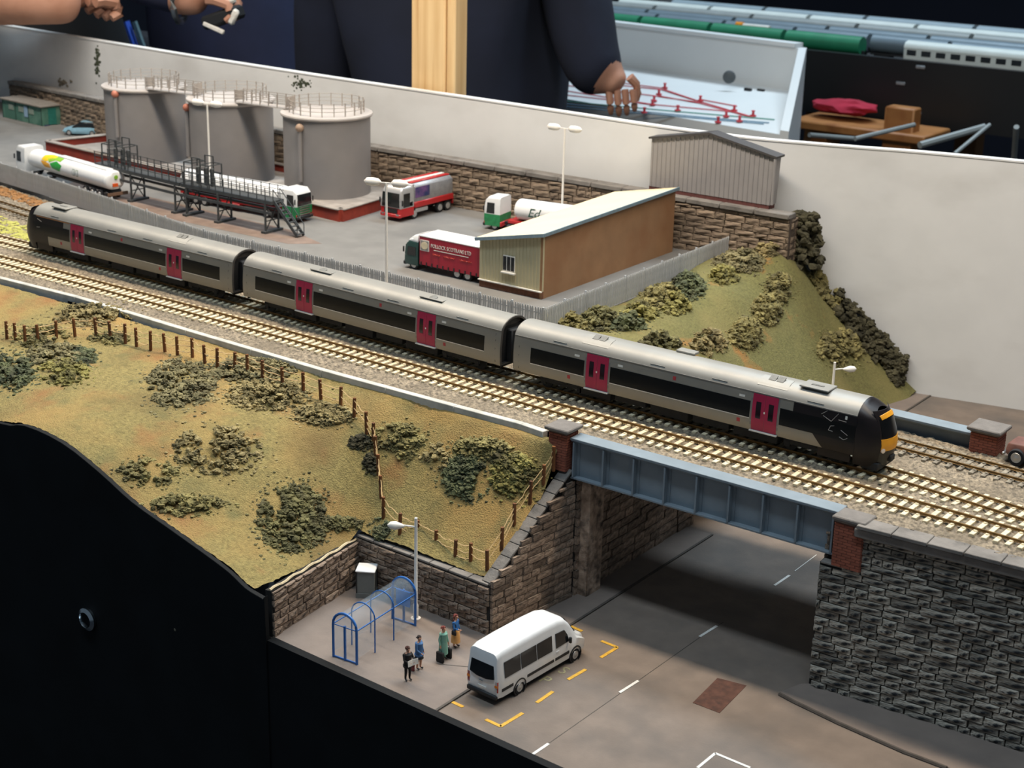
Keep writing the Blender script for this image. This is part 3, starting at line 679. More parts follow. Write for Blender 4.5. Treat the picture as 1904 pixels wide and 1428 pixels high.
def bands(parent, lst):
    for s in (-1, 1):
        strip('upper_band', lst[0][0]-.9, lst[-1][1]+.6, 2.5, 2.98, .002, M_silver, parent, s, 4)
        for a, b in lst:
            strip('window_band', a, b, 1.55, 2.49, .012, M_glass, parent, s, 6)
            strip('window_sill', a, b, 1.505, 1.55, .014, M_trim, parent, s, 1)
# nose: rounded cab lofted from the body section to a smaller raked front
def xf(z): return interp([(.3, 11.75), (.9, 12.02), (1.6, 12.1), (2.1, 12.02), (3.0, 11.72), (3.35, 11.45), (3.6, 11.15)], z)
def nose(parent, sg):
    full = [(y, z) for z, y in SIDE]+ROOFP[1:]+[(-y, z) for y, z in ROOFP[1:-1][::-1]]+[(-y, z) for z, y in SIDE[::-1]]
    full = [(1.18, .35)]+full+[(-1.18, .35)]
    loops = []
    for t in np.linspace(0, 1, 10):
        L = []
        for y, z in full:
            zz = z if z < 2.4 else lerp(z, 2.4+(z-2.4)*.74, t**2)
            e = xf(zz); x = lerp(10.7, e, t) - .0
            k = 1-.27*t**3
            L.append((sg*x, y*k, zz))
        loops.append(L)
    mb = MB(); mb.loft(loops, caps=False, closed=False)
    n = mb.obj('cab_nose', M_plum, parent)
    ymax = lambda z: sy(min(max(z, .85), 3.02))*.73*(1 if z < 3.0 else interp([(3.0, 1), (3.38, .1)], z))
    def fx(y, z):
        k = min(1, abs(y)/max(.05, ymax(min(z, 3.0))))
        return xf(z)+.34*(1-k*k)
    def patch(name, z0, z1, fr_, off, material, par, zc=0.):
        m2 = MB(); N = 12; vs = []
        for s in (0, 1):
            for i in range(N+1):
                for j in range(7):
                    z = lerp(z0, z1, j/6); y = lerp(-1, 1, i/N)*fr_*ymax(min(z, 3.0)); z -= zc*(abs(lerp(-1, 1, i/N))**2)
                    vs.append((sg*(fx(y, z)+off-s*.04), y, z))
        q = (N+1)*7; fs = []
        for i in range(N):
            for j in range(6):
                a = i*7+j; fs += [(a, a+1, a+8, a+7), (q+a, q+a+7, q+a+8, q+a+1)]
        for j in range(6): fs += [(j, q+j, q+j+1, j+1), (N*7+j, N*7+j+1, q+N*7+j+1, q+N*7+j)]
        for i in range(N): fs += [(i*7, i*7+7, q+i*7+7, q+i*7), (i*7+6, q+i*7+6, q+i*7+13, i*7+13)]
        return m2.add(vs, fs).obj(name, material, par)
    fc = patch('front_face', .35, 3.36, 1.0, 0, M_plum, parent)
    patch('windscreen', 2.02, 2.98, .9, .02, M_glass, fc)
    patch('warning_panel', 1.28, 1.95, .97, .025, M_yel, fc)
    patch('roof_warning_strip', 3.03, 3.22, .8, .03, M_yel, fc, .1)
    MB().box((sg*12.25, 0, .75), (.35, .5, .35)).obj('front_coupling', M_under, parent, bev=.05)
    MB().box((sg*11.55, 0, .38), (1.0, 2.0, .45)).obj('snow_plough', M_under, parent, bev=.06)
    for s in (-1, 1):
        y = s*.86; MB().lathe([(.02, -.05), (.13, -.05), (.13, .04), (.02, .07)], (sg*(fx(y, 1.33)+.02), y, 1.33), (sg, s*.5, 0), 14).obj('headlight', mat('headlight_glass', 'd8c9c0', .15, .2), fc)
    return n
def driving(parent, sg):
    """details of a driving car; the cab is at +u when sg=1"""
    f = lambda a, b: (min(sg*a, sg*b), max(sg*a, sg*b))
    for s in (-1, 1):
        a, b = f(6.35, 10.75); strip('window_band', a, b, 1.55, 2.49, .012, M_glass, parent, s, 6)
        a, b = f(7.1, 10.78); strip('plum_panel', a, b, 2.49, 3.0, .013, M_plum, parent, s, 4)
        a, b = f(9.0, 10.78); strip('plum_panel', a, b, .85, 1.55, .013, M_plum, parent, s, 4)
        if sg > 0: strip('plum_corner', 8.35, 9.0, .85, 1.55, .014, M_plum, parent, s, 6, slant=.6)
        for uu, vv, ww in ((8.4, 10.2, .58), ):
            MB().box((sg*9.6, s*1.2, .6), (1.9, .1, .5)).obj('skirt', M_plum, parent, bev=.03)
CARS = []
def car(label, cx, cy_, ang, kind):
    t = thing('train_car', label, 'train car', (cx, cy_, 0), ang, None)
    if kind == 'mid': u0, u1 = -11.45, 11.45
    elif kind == 'right': u0, u1 = -11.45, 10.75
    else: u0, u1 = -10.75, 11.45
    shell(t, u0, u1); under(t, u0, u1)
    for u in (-5.45, 5.45): doors(t, u)
    bogie(t, -8.1); bogie(t, 8.1)
    L = [(-4.55, 4.55)]
    if kind != 'left': L.insert(0, (-10.2, -6.35)); end_cap(t, -11.5, -1)
    if kind != 'right': L.append((6.35, 10.2)); end_cap(t, 11.5, 1)
    bands(t, L)
    if kind == 'right': driving(t, 1); nose(t, 1)
    if kind == 'left': driving(t, -1); nose(t, -1)
    labels(t, (-6.9, -3.9, 4.0, 6.9)[(1 if kind == 'left' else 0):(3 if kind == 'right' else 4)])
    vents(t, (-8.2, -1.5, 2.5, 8.3)); redmark(t, ((-.3, 2.72), (-7.4, 1.28), (3.9, 1.28)) if kind != 'mid' else ((1.5, 2.72), (7.0, 1.28)))
    CARS.append(t); return t
# track positions found for each car body; body centre lies half a width behind its near side
c3 = car('leading silver train car with black and yellow cab and roof grilles', 0, 1.37, 0.0, 'right')
c2 = car('middle silver train car with four magenta door pairs between the cab cars', -23.90, 1.85, -.0385, 'mid')
c2['label'] = 'middle silver train car without a cab, magenta doors'
c1 = car('rear silver train car with dark cab beside the lime green weeds', -47.88, 2.46, -.016, 'left')
pod(c3, -5.9); pod(c3, 5.6); hatch(c3, 7.9); pod(c1, 5.4)
hatch(c1, -8.3)
for u in (-4.6, 5.2):
    MB().lathe([(.28, 0), (.28, .1), (.1, .14), (0, .14)], (u, -.35, 3.68), (0, -.2, 1), 14).obj('exhaust_cover', M_vent, c2)
    MB().box((u, -.35, 3.71), (1.9, .62, .06)).obj('exhaust_plate', M_roof, c2, bev=.02)
MB().box((-.6, .55, 3.78), (1.2, .6, .16)).obj('roof_aerial_pod', M_roof, c3, bev=.04)
for pts in (((8.75, 2.72), (9.05, 2.95)), ((8.85, 2.66), (9.35, 2.45), (9.7, 2.93)), ((9.75, 2.62), (10.2, 2.6)), ((9.55, 2.25), (9.35, 2.2), (9.25, 1.95), (9.5, 1.93)), ((9.95, 2.1), (10.35, 1.9)), ((9.9, 1.72), (10.15, 1.62), (10.36, 1.74))):
    line('livery_line', pts, .025, c3)
strip('cab_notice', 10.1, 10.22, 2.72, 2.9, .025, M_trim, c3, -1, 1)
line('livery_line', ((-10.2, 2.75), (-9.7, 2.6)), .03, c1); line('livery_line', ((-10.3, 2.1), (-9.9, 2.15)), .03, c1); strip('copper_stripe', -10.4, -6.4, 2.93, 3.0, .02, M_copper, c1, -1, 1)  # thin copper-coloured strip high on the near side, behind the cab
# ------------------------------------------------------------------ tank depot
M_tank = noise_mix(mat('tank_grey', '827e7c', .55, var=.05, vs=.5), '757476', .18, .5, .8)
M_tanktop = mat('tank_top', 'b3aca6', .6, var=.05, vs=1)
M_trail = mat('tank_railing', 'a09890', .6, var=.05)
M_valve1 = mat('orange_valve', 'b5705a', .6); M_valve2 = mat('tan_valve', '9c8470', .6)
M_bund = noise_mix(mat('bund_brick_red', '8d3222', .85, var=.12, vs=2), '6e2a22', .5, .5, .75)
M_bcope = noise_mix(mat('bund_coping', '8d857d', .85, var=.1, vs=1), 'a59d94', .5, .5, .75)
bu = thing('bund_wall', 'low red bund wall with grey coping around the storage tanks', 'wall')
BP_ = [(-48.2, 24.9), (-92.0, 28.5), (-90.2, 36.6), (-49.3, 35.3)]
for (a, b), sgn in zip(zip(BP_, BP_[1:]+BP_[:1]), (1, 1, 1, 1)):
    MB().bar((*a, .5), (*b, .5), .5, 1.0).obj('wall_side', M_bund, bu); MB().bar((*a, 1.05), (*b, 1.05), .75, .12).obj('coping', M_bcope, bu, bev=.03)
MB().prism([(-48.4, 25.1), (-61, 26.1), (-61, 35.4), (-49.4, 35.2)], 0.05, 1.08, 'z').obj('tank_plinth', M_bcope, bu)
MB().prism([(-61, 26.1), (-91.8, 28.7), (-90.2, 36.4), (-61, 35.4)], 0.02, .35, 'z').obj('bund_floor', M_bcope, bu)
TK = [(-80.7, 31.95, .35, 7.6, 3.95), (-67.3, 30.75, .35, 7.9, 3.9), (-54.1, 29.65, 1.08, 8.2, 3.85)]
def cyl_hit(px, py, cx, cy_, r):
    d = ray(px, py); o = CAMP-np.array([cx, cy_, 0]); a = d[0]**2+d[1]**2; b = o[0]*d[0]+o[1]*d[1]; c = o[0]**2+o[1]**2-r*r
    t = (-b-math.sqrt(max(0, b*b-a*c)))/a; return CAMP+d*t
PIPE = [((214, 175), (220, 255), M_valve1), ((347, 200), (350, 290), M_valve1), ((557, 238), (561, 338), M_valve2)]
TLAB = ['grey storage tank with orange valve, farthest from the red tanker lorry', 'grey storage tank standing between the two others behind the loading gantry', 'grey storage tank with tan valve on the red plinth corner']
for i, (cx, cy_, zb, zr, r) in enumerate(TK):
    t = thing('storage_tank', TLAB[i], 'tank', (cx, cy_, zb), 0, 'storage tanks in the bund'); h = zr-zb
    MB().lathe([(r, 0), (r, h-.3)], k=64, caps=False).obj('tank_body', M_tank, t)
    MB().lathe([(0, h-.34), (r+.02, h-.34), (r+.18, h-.28), (r+.24, h-.15), (r+.2, h-.03), (r+.05, h), (0, h+.02)], k=64).obj('tank_roof', M_tanktop, t)
    rr = r-.55
    for z in (.42, .75, 1.08):
        pts = [(rr*math.cos(2*PI*k/40), rr*math.sin(2*PI*k/40), h+z) for k in range(41)]
        MB().tube(pts, .028, 5).obj('railing_ring', M_trail, t)
    for k in range(20):
        a = 2*PI*k/20; MB().box((rr*math.cos(a), rr*math.sin(a), h+.56), (.1, .07, 1.18), rz=a).obj('railing_post', M_trail, t)
    (ax, ay), (bx_, by_), vm = PIPE[i]
    q = cyl_hit(ax, ay, cx, cy_, r+.18)-np.array([cx, cy_, zb]); q2 = cyl_hit(bx_, by_, cx, cy_, r+.18)
    pz = max(.2, q2[2]-zb)
    MB().cyl((q[0], q[1], pz), (q[0], q[1], q[2]), .2, k=10).obj('inlet_pipe', M_tank, t)
    MB().ico((q[0], q[1], q[2]), .38, 2).obj('valve', vm, t)
# walkways bridging the tank tops
def walkway(a, b, za, zb, label):
    t = thing('tank_walkway', label, 'walkway', (0, 0, 0)); A, B = Vector((*a, za)), Vector((*b, zb)); d = (B-A).normalized(); n = Vector((-d.y, d.x, 0)).normalized()
    L = (B-A).length
    MB().bar(A, B, 1.1, .1).obj('walkway_deck', M_tanktop, t)
    for s in (-1, 1):
        for z in (.4, .75, 1.1): MB().bar(A+n*s*.52+Vector((0, 0, z)), B+n*s*.52+Vector((0, 0, z)), .05, .05).obj('handrail', M_trail, t)
        for k in range(7):
            p = A+(B-A)*(k/6)+n*s*.52; MB().bar(p, p+Vector((0, 0, 1.15)), .08, .08).obj('railing_post', M_trail, t)
    for P_ in (A, B): MB().bar(P_+n*.52+Vector((0, 0, .6)), P_-n*.52+Vector((0, 0, .6)), .05, .9).obj('end_panel', M_trail, t)
walkway((-77.6, 30.0), (-70.3, 29.4), 7.75, 8.0, 'grey footbridge with handrails joining the orange-valved tank to the middle tank')
walkway((-64.2, 28.9), (-57.1, 28.2), 8.05, 8.3, 'grey footbridge with handrails joining the middle tank to the plinth corner tank')

# ------------------------------------------------------------------ loading gantry
M_gan = mat('gantry_dark_grey', '3c3f40', .6, var=.15, vs=3)
g = thing('loading_gantry', 'dark grey tanker loading gantry with walkway, cages and stairs', 'gantry')
def gy(x, s): return interp([(-72, 19.4), (-60, 18.4), (-48, 18.35)], x)+s*.75
DZ = lambda x: 2.75
for x0, x1 in ((-72.5, -60.3), (-60.1, -49.2)):
    MB().add([(x0, gy(x0, -1), 2.75), (x1, gy(x1, -1), 2.75), (x1, gy(x1, 1), 2.75), (x0, gy(x0, 1), 2.75), (x0, gy(x0, -1), 2.45), (x1, gy(x1, -1), 2.45), (x1, gy(x1, 1), 2.45), (x0, gy(x0, 1), 2.45)], ((0, 1, 2, 3), (7, 6, 5, 4), (0, 4, 5, 1), (1, 5, 6, 2), (2, 6, 7, 3), (3, 7, 4, 0))).obj('deck_section', M_gan, g)
    for s in (-1, 1): MB().bar((x0, gy(x0, s), 1.75), (x1, gy(x1, s), 1.75), .12, .22).obj('lower_beam', M_gan, g)
for x in (-67.2, -60.9, -59.4, -55.5, -49.9):
    for s in (-1, 1): MB().bar((x, gy(x, s), 0), (x, gy(x, s), 2.5), .13, .13).obj('leg', M_gan, g)
    MB().bar((x, gy(x, -1), .15), (x, gy(x, 1), 2.3), .07, .07).obj('cross_brace', M_gan, g); MB().bar((x, gy(x, 1), .15), (x, gy(x, -1), 2.3), .07, .07).obj('cross_brace', M_gan, g)
    MB().box((x, gy(x, 0), .1), (.5, 2.1, .2)).obj('foot_beam', M_gan, g)
    MB().bar((x, gy(x, -1), 1.0), (x, gy(x, 1), 1.0), .07, .07).obj('tie_beam', M_gan, g)
for s in (-1, 1):
    for z in (.4, .72, 1.05):
        for x0, x1 in ((-72.5, -60.3), (-60.1, -49.2)): MB().bar((x0, gy(x0, s), 2.75+z), (x1, gy(x1, s), 2.75+z), .045, .045).obj('handrail', M_gan, g)
    x = -72.4
    while x < -49:
        MB().bar((x, gy(x, s), 2.7), (x, gy(x, s), 3.85), .06, .06).obj('railing_post', M_gan, g); x += .98
for xc in (-69.6, -58.0):            # cages over the loading points
    for dx in (-1.5, -.5, .5, 1.5):
        for s in (-1, 1): MB().bar((xc+dx, gy(xc, s*1.0), 2.7), (xc+dx, gy(xc, s*1.0), 5.2-(.5 if abs(dx) > 1 else 0)), .09, .09).obj('cage_post', M_gan, g)
    for s in (-1, 1):
        MB().bar((xc-.5, gy(xc, s), 5.2), (xc+.5, gy(xc, s), 5.2), .08, .08).obj('cage_rail', M_gan, g)
        for a, b in ((-1.5, -.5), (.5, 1.5)): MB().bar((xc+a, gy(xc, s), 4.7), (xc+b, gy(xc, s), 4.7), .08, .08).obj('cage_rail', M_gan, g)
        MB().bar((xc-1.5, gy(xc, s), 3.9), (xc+1.5, gy(xc, s), 3.9), .07, .07).obj('cage_rail', M_gan, g)
    for dx in (-1.5, -.5, .5, 1.5): MB().bar((xc+dx, gy(xc, -1), 4.7), (xc+dx, gy(xc, 1), 4.7), .07, .07).obj('cage_rail', M_gan, g)
    for dx in (-.9, 0.1, .8): MB().box((xc+dx, gy(xc, .4), 3.5), (.3, .3, 1.5)).obj('loading_arm', M_gan, g, bev=.04)
    MB().bar((xc-1.6, gy(xc, 0), 4.1), (xc+1.2, gy(xc, 0), 4.6), .06, .06).obj('pipe_arm', mat('pale_pipe', 'a0a09c', .5), g)
A_, B_ = Vector((-49.3, 18.35, 2.75)), Vector((-46.8, 18.5, .1))
for s in (-1, 1):
    MB().bar(A_+Vector((0, s*.38, 0)), B_+Vector((0, s*.38, 0)), .08, .26).obj('stair_stringer', M_gan, g)
    MB().bar(A_+Vector((0, s*.4, .95)), B_+Vector((0, s*.4, .95)), .05, .05).obj('stair_handrail', M_gan, g)
    for k in (0, .5, 1): p = A_+(B_-A_)*k+Vector((0, s*.4, 0)); MB().bar(p, p+Vector((0, 0, .95)), .05, .05).obj('railing_post', M_gan, g)
for k in range(9): p = A_+(B_-A_)*((k+.5)/9); MB().box(p, (.28, .76, .05)).obj('stair_tread', M_gan, g)

# ------------------------------------------------------------------ cream and brown building
bl = thing('depot_building', 'cream and brown lean-to building with sloping cream roof', 'building')
A, B, C_ = Vector((-20.92, 16.25, 0)), Vector((-26.53, 16.18, 0)), Vector((-21.18, 34.76, 0)); D_ = B+(C_-A)
zA, zB, zC, zD = 4.7, 3.55, 5.1, 3.95
M_tan = mat('tan_cladding', 'b3a988', .7, var=.04, vs=1); M_ply = noise_mix(mat('brown_ply', '94704f', .8, var=.10, vs=.6), '8a6140', .35, .45, .75)
M_croof = mat('cream_roof', 'dccba6', .7, var=.03, vs=.5); M_bfas = mat('blue_fascia', '71858f', .6); M_ubrick = mat('brown_brick_base', '6a4431', .9, var=.2, vs=5)
def wallq(a, b, za, zb2, z0, material, name, th=.2):
    d = (b-a).normalized(); n = Vector((d.y, -d.x, 0))
    vs = [a+Vector((0, 0, z0)), b+Vector((0, 0, z0)), b+Vector((0, 0, zb2)), a+Vector((0, 0, za))]; vs += [v-n*th for v in vs]
    return MB().add(vs, ((0, 1, 2, 3), (7, 6, 5, 4), (0, 4, 5, 1), (1, 5, 6, 2), (2, 6, 7, 3), (3, 7, 4, 0))).obj(name, material, bl, smooth=False)
wallq(B, A, zB, zA, .55, M_tan, 'front_wall'); wallq(B, A, .55, .55, 0, M_ubrick, 'brick_base'); wallq(A, C_, zA, zC, 0, M_ply, 'side_wall'); wallq(C_, D_, zC, zD, 0, M_ply, 'rear_wall'); wallq(D_, B, zD, zB, 0, M_tan, 'back_wall')
x = .25
while x < 5.5:
    t_ = x/5.6; p = B+(A-B)*t_; MB().box((p.x, p.y-.02, (.6+lerp(zB, zA, t_))/2), (.05, .04, lerp(zB, zA, t_)-.65)).obj('cladding_rib', M_tan, bl); x += .3
MB().box(((A+B)/2+Vector((0, -.08, .56))), (5.7, .16, .08)).obj('base_flashing', M_trim, bl)
ov = Vector((0, -.25, 0))
rf = [B+Vector((-.25, -.25, zB-.05)), A+Vector((.2, -.25, zA+.02)), C_+Vector((.2, .2, zC+.02)), D_+Vector((-.25, .2, zD-.05))]
MB().add(rf+[v+Vector((0, 0, .16)) for v in rf], ((0, 1, 2, 3), (7, 6, 5, 4), (0, 4, 5, 1), (1, 5, 6, 2), (2, 6, 7, 3), (3, 7, 4, 0))).obj('roof_slab', M_croof, bl, smooth=False)
for a, b, nm in ((rf[0], rf[1], 'front_fascia'), (rf[1], rf[2], 'side_fascia')):
    MB().bar(a+Vector((0, 0, .06)), b+Vector((0, 0, .06)), .12, .24).obj(nm, M_bfas, bl)
w0, w1 = uy(935, 488, 16.1), uy(957, 488, 16.1); wz0, wz1 = 1.55, 2.75
MB().box(((w0[0]+w1[0])/2, 16.16, (wz0+wz1)/2), (w1[0]-w0[0], .12, wz1-wz0)).obj('window_frame', M_trim, bl)
for k in range(3):
    c = lerp(w0[0], w1[0], (k+.5)/3); MB().box((c, 16.1, (wz0+wz1)/2+.03), ((w1[0]-w0[0])/3-.09, .08, wz1-wz0-.18)).obj('window_pane', mat('dark_pane', '15171a', .1), bl)
MB().box(((w0[0]+w1[0])/2, 16.06, wz0-.05), (w1[0]-w0[0]+.15, .25, .1)).obj('window_sill', M_trim, bl)

# ------------------------------------------------------------------ palisade fence
M_pal = mat('galvanised_palisade', 'b2b4b5', .5, .1, var=.08, vs=2); 
pm = MB(); pm.prism([(-.075, 0), (.075, 0), (.075, 1.66), (.03, 1.8), (-.03, 1.8), (-.075, 1.66)], -.02, .02, 'y'); PALE = pm.mesh('pale', smooth=False); PALE.materials.append(M_pal)
def palisade(label, pts, sp, cap, prio):
    t = thing('palisade_fence', label, 'fence'); P = [Vector((*q, 0)) for q in pts]; allp = []; d0 = 0
    for a, b in zip(P, P[1:]):
        L = (b-a).length; ang = math.atan2((b-a).y, (b-a).x); k = int(L/sp)
        for i in range(k): allp.append((a+(b-a)*((i+.5)/k), ang))
        nb = max(1, round(L/2.75)); nrm = Vector((math.sin(ang), -math.cos(ang), 0))
        for i in range(nb):
            p, q = a+(b-a)*(i/nb), a+(b-a)*((i+1)/nb)
            MB().box(p-nrm*.1+Vector((0, 0, .93)), (.13, .13, 1.86), rz=ang).obj('fence_post', M_pal, t)
            for z in (.35, 1.4): MB().bar(p-nrm*.06+Vector((0, 0, z)), q-nrm*.06+Vector((0, 0, z)), .05, .09).obj('fence_rail', M_pal, t)
    allp.sort(key=prio); rest = MB()
    for i, (p, ang) in enumerate(allp):
        if i < cap:
            o = bpy.data.objects.new('pale', PALE); col.objects.link(o); o.parent = t; o.location = p; o.rotation_euler = (0, rng.uniform(-.015, .015), ang)
        else: rest.box(p+Vector((0, 0, .9)), (.15, .04, 1.8), rz=ang)
    if rest.v: o = rest.obj('distant_pales', M_pal, t, smooth=False); o['kind'] = 'stuff'
    return t
palisade('long grey palisade fence between the depot yard and the train', [(-112, 18.6), (-92, 17.0), (-82.5, 15.8), (-74.3, 14.75), (-60.5, 12.2), (-49, 9.9), (-38, 9.75), (-15.85, 9.4)], .21, 300, lambda q: -q[0].x)
palisade('grey palisade fence running back from the corner beside the brown building wall', [(-15.85, 9.4), (-16.2, 20), (-16.75, 36.0)], .21, 300, lambda q: q[0].y)

# ------------------------------------------------------------------ lamps
M_lampw = mat('lamp_white', 'e6e2da', .5, var=.02)
def twin_lamp(label, base, top, yaw):
    h = top-base[2]; t = thing('yard_lamp', label, 'lamp', base, yaw)
    MB().lathe([(.16, 0), (.16, .5), (.1, .55), (.085, h)], k=10).obj('lamp_post', M_lampw, t)
    MB().bar((-.75, 0, h), (.85, 0, h), .09, .07).obj('cross_arm', M_lampw, t)
    for s in (-1, 1):
        MB().lathe([(.05, -.65), (.26, -.45), (.3, 0), (.24, .4), (.05, .62)], (s*1.0, 0, h+.02), (1, 0, 0), 10).obj('lamp_head', M_lampw, t)
    return t
b = uy(719, 530, 9.2); b[2] = -.25
twin_lamp('tall white twin-headed lamp standing against the palisade fence', (b[0], 9.2, -.25), 8.35, .35)
q = uy(387, 240, 22.3); twin_lamp('white twin-headed lamp in front of the middle storage tank', (q[0], 22.3, 0), 8.9, .15)
q = uy(1048, 300, 34.4); twin_lamp('white twin-headed lamp against the white backscene above the lettered white tanker', (q[0], 34.4, 0), 8.75, .1)
def street_lamp(label, base, h, yaw):
    t = thing('street_lamp', label, 'lamp', base, yaw)
    MB().lathe([(.28, 0), (.28, .06), (.15, .1), (.15, .85), (.1, .95), (.085, h)], k=12).obj('lamp_post', M_lampw, t)
    MB().tube([(0, 0, h-.55), (.25, 0, h-.5), (.7, 0, h-.45)], [.05, .05, .04], 6).obj('lamp_arm', M_lampw, t)
    MB().lathe([(.04, 0), (.12, .15), (.24, .5), (.2, .8), (.04, .95)], (.6, 0, h-.5), (1, 0, .05), 10).obj('lamp_head', M_lampw, t)
    return t
b = uz(773, 1152, ROAD); hh = uh(b, 775, 963)-ROAD
street_lamp('white street lamp beside the blue bus shelter', (b[0], b[1], ROAD+.06), hh-.06, -2.5)
street_lamp('white street lamp on the far pavement behind the train nose', (-2.3, 25.9, ROAD+.06), 6.75, .62)
# ------------------------------------------------------------------ road vehicles
M_tyre = mat('tyre_black', '17171a', .85, var=.2); M_hub = mat('hub_silver', 'bdbdbb', .35, .6, var=.08)
M_vwhite = mat('vehicle_white', 'e4e5e4', .3, var=.02, coat=.4); M_vglass = mat('vehicle_glass', '1a1d1f', .1, var=.25, vs=1.5, spec=.6); M_vblack = mat('vehicle_black', '1c1d1f', .55, var=.1)
M_vred = mat('vehicle_red', 'b01e22', .35, coat=.3, var=.04); M_vgreen = mat('vehicle_green', '1f7a48', .35, coat=.3, var=.25, vs=2.5); M_vsilver = mat('vehicle_silver', 'b4b4b4', .35, .4, var=.03)
M_lampr = mat('tail_lamp_red', 'b5231c', .25); M_lampo = mat('lamp_orange', 'd9751c', .25); M_chr = mat('bright_metal', 'b9bcbe', .25, .9, var=.05)
def wheel(parent, x, y, r, w, out):
    a = Vector((0, out, 0))
    o = MB().lathe([(r*.55, -w/2), (r*.94, -w/2), (r, -w*.32), (r, w*.32), (r*.94, w/2), (r*.6, w/2)], (x, y, r), a, 22).obj('wheel', M_tyre, parent)
    MB().lathe([(0, w*.62), (r*.2, w*.6), (r*.26, w*.53), (r*.5, w*.52), (r*.6, w*.56), (r*.64, w*.45)], (x, y, r), a, 18).obj('hub', M_hub, o)
    return o
def sect(x, zb, zt, wb, wm, wt, r, zm=None, n=4):
    """closed body section at x: bottom half-width wb, waist wm, roof wt, roof corner radius r"""
    zm = zm if zm is not None else lerp(zb, zt, .45); R = [(wb, zb), (wm, lerp(zb, zm, .35)), (wm, zm)]
    for k in range(n+1):
        a = PI/2*k/n; R.append((wt-r+r*math.cos(a), zt-r+r*math.sin(a)))
    L = [(x, -y, z) for y, z in R]+[(x, y, z) for y, z in R[::-1]]
    return L
def panel(name, pts, material, parent, th=.03):
    """thin plate through the listed corner points, pushed out by th along its normal"""
    P = [Vector(q) for q in pts]; n = (P[1]-P[0]).cross(P[2]-P[0]).normalized(); k = len(P)
    vs = [p+n*th for p in P]+[p-n*.05 for p in P]
    return MB().add(vs, [tuple(range(k)), tuple(range(2*k-1, k-1, -1))]+[(i, k+i, k+(i+1) % k, (i+1) % k) for i in range(k)]).obj(name, material, parent, smooth=False)

# white minibus
rw = uz(966, 1290, ROAD); fw_ = uz(1069, 1229, ROAD); hd = math.atan2(fw_[1]-rw[1], fw_[0]-rw[0]); sc = np.linalg.norm((fw_-rw)[:2])/4.325
ax = Vector((math.cos(hd), math.sin(hd), 0)); lf = Vector((-ax.y, ax.x, 0))
orig = Vector((rw[0], rw[1], ROAD))+lf*(.97*sc)
v = thing('minibus', 'white high-roof minibus parked in the yellow marked bay', 'minibus', orig, hd, None, sc)
S_ = [(-1.62, .5, 2.35, .88, .93, .80, .25), (-1.56, .38, 2.62, .93, .97, .84, .3), (-1.2, .34, 2.74, .95, .99, .86, .32), (0, .34, 2.78, .95, .995, .87, .32), (2.0, .34, 2.79, .95, .995, .87, .32), (3.0, .34, 2.76, .95, .99, .86, .34), (3.55, .34, 2.62, .95, .985, .83, .36),
      (3.95, .34, 2.28, .95, .98, .80, .32), (4.3, .34, 1.82, .95, .975, .80, .26), (4.55, .36, 1.46, .94, .965, .82, .2), (4.9, .38, 1.30, .92, .95, .80, .2), (5.15, .42, 1.16, .86, .90, .74, .2), (5.3, .5, .98, .72, .78, .6, .18)]
MB().loft([sect(x, zb, zt, wb, wm, wt, r, zm=min(1.3, zt-.25)) for x, zb, zt, wb, wm, wt, r in S_]).obj('body_shell', M_vwhite, v)
for s in (-1, 1):
    y0, y1 = s*1.0, s*.925
    for a, b in ((-1.15, .02), (.08, 1.22), (1.28, 2.42)):
        P_ = [(a, y0, 1.32), (b, y0, 1.32), (b, y1, 2.12), (a, y1, 2.12)]; panel('side_window', P_ if s < 0 else P_[::-1], M_vglass, v, .012)
    P_ = [(2.72, y0, 1.34), (3.78, s*.985, 1.36), (3.66, s*.93, 1.72), (3.42, y1, 2.05), (2.72, y1, 2.1)]; panel('door_window', P_ if s < 0 else P_[::-1], M_vglass, v, .012)
    for a, b in ((-1.35, -.5), (.52, 2.6), (2.68, 3.8)):
        MB().box(((a+b)/2, s*.985, .74), (b-a, .05, .17)).obj('rubbing_strip', M_vblack, v, bev=.02)
    for x in (0, 4.325):
        wheel(v, x, s*.86, .345, .24, s)
        MB().lathe([(.38, -.06), (.47, -.02), (.47, .05), (.4, .06)], (x, s*.955, .38), (0, s, 0), 20, caps=False).obj('wheel_arch', M_vblack, v)
    MB().box((3.72, s*1.1, 1.45), (.12, .16, .34)).obj('mirror', M_vblack, v, bev=.04)
    MB().box((2.85, s*1.0, 1.12), (.2, .03, .06)).obj('door_handle', M_vwhite, v)
    l = MB().box((-1.57, s*.86, .98), (.1, .2, .6)).obj('tail_lamp', M_lampr, v, bev=.03); MB().box((-1.6, s*.86, 1.0), (.08, .18, .12)).obj('indicator', M_lampo, l)
panel('rear_window', [(-1.66, .74, 1.36), (-1.67, .3, 1.24), (-1.67, -.3, 1.24), (-1.66, -.74, 1.36), (-1.6, -.68, 2.02), (-1.6, .68, 2.02)], M_vglass, v, .03)
panel('windscreen', [(4.46, -.76, 1.56), (4.46, .76, 1.56), (3.68, .66, 2.5), (3.68, -.66, 2.5)], M_vglass, v, .02)
MB().box((-1.6, 0, .42), (.24, 1.84, .24)).obj('rear_bumper', M_vblack, v, bev=.05); MB().box((5.18, 0, .5), (.26, 1.55, .3)).obj('front_bumper', M_vblack, v, bev=.07)
MB().box((-1.65, .1, 1.02), (.06, .22, .05)).obj('rear_badge', M_chr, v); MB().box((-1.64, 0, .72), (.05, .5, .12)).obj('number_plate', M_trim, v)
MB().box((1.8, 0, .3), (6.2, 1.7, .14)).obj('chassis', M_vblack, v)

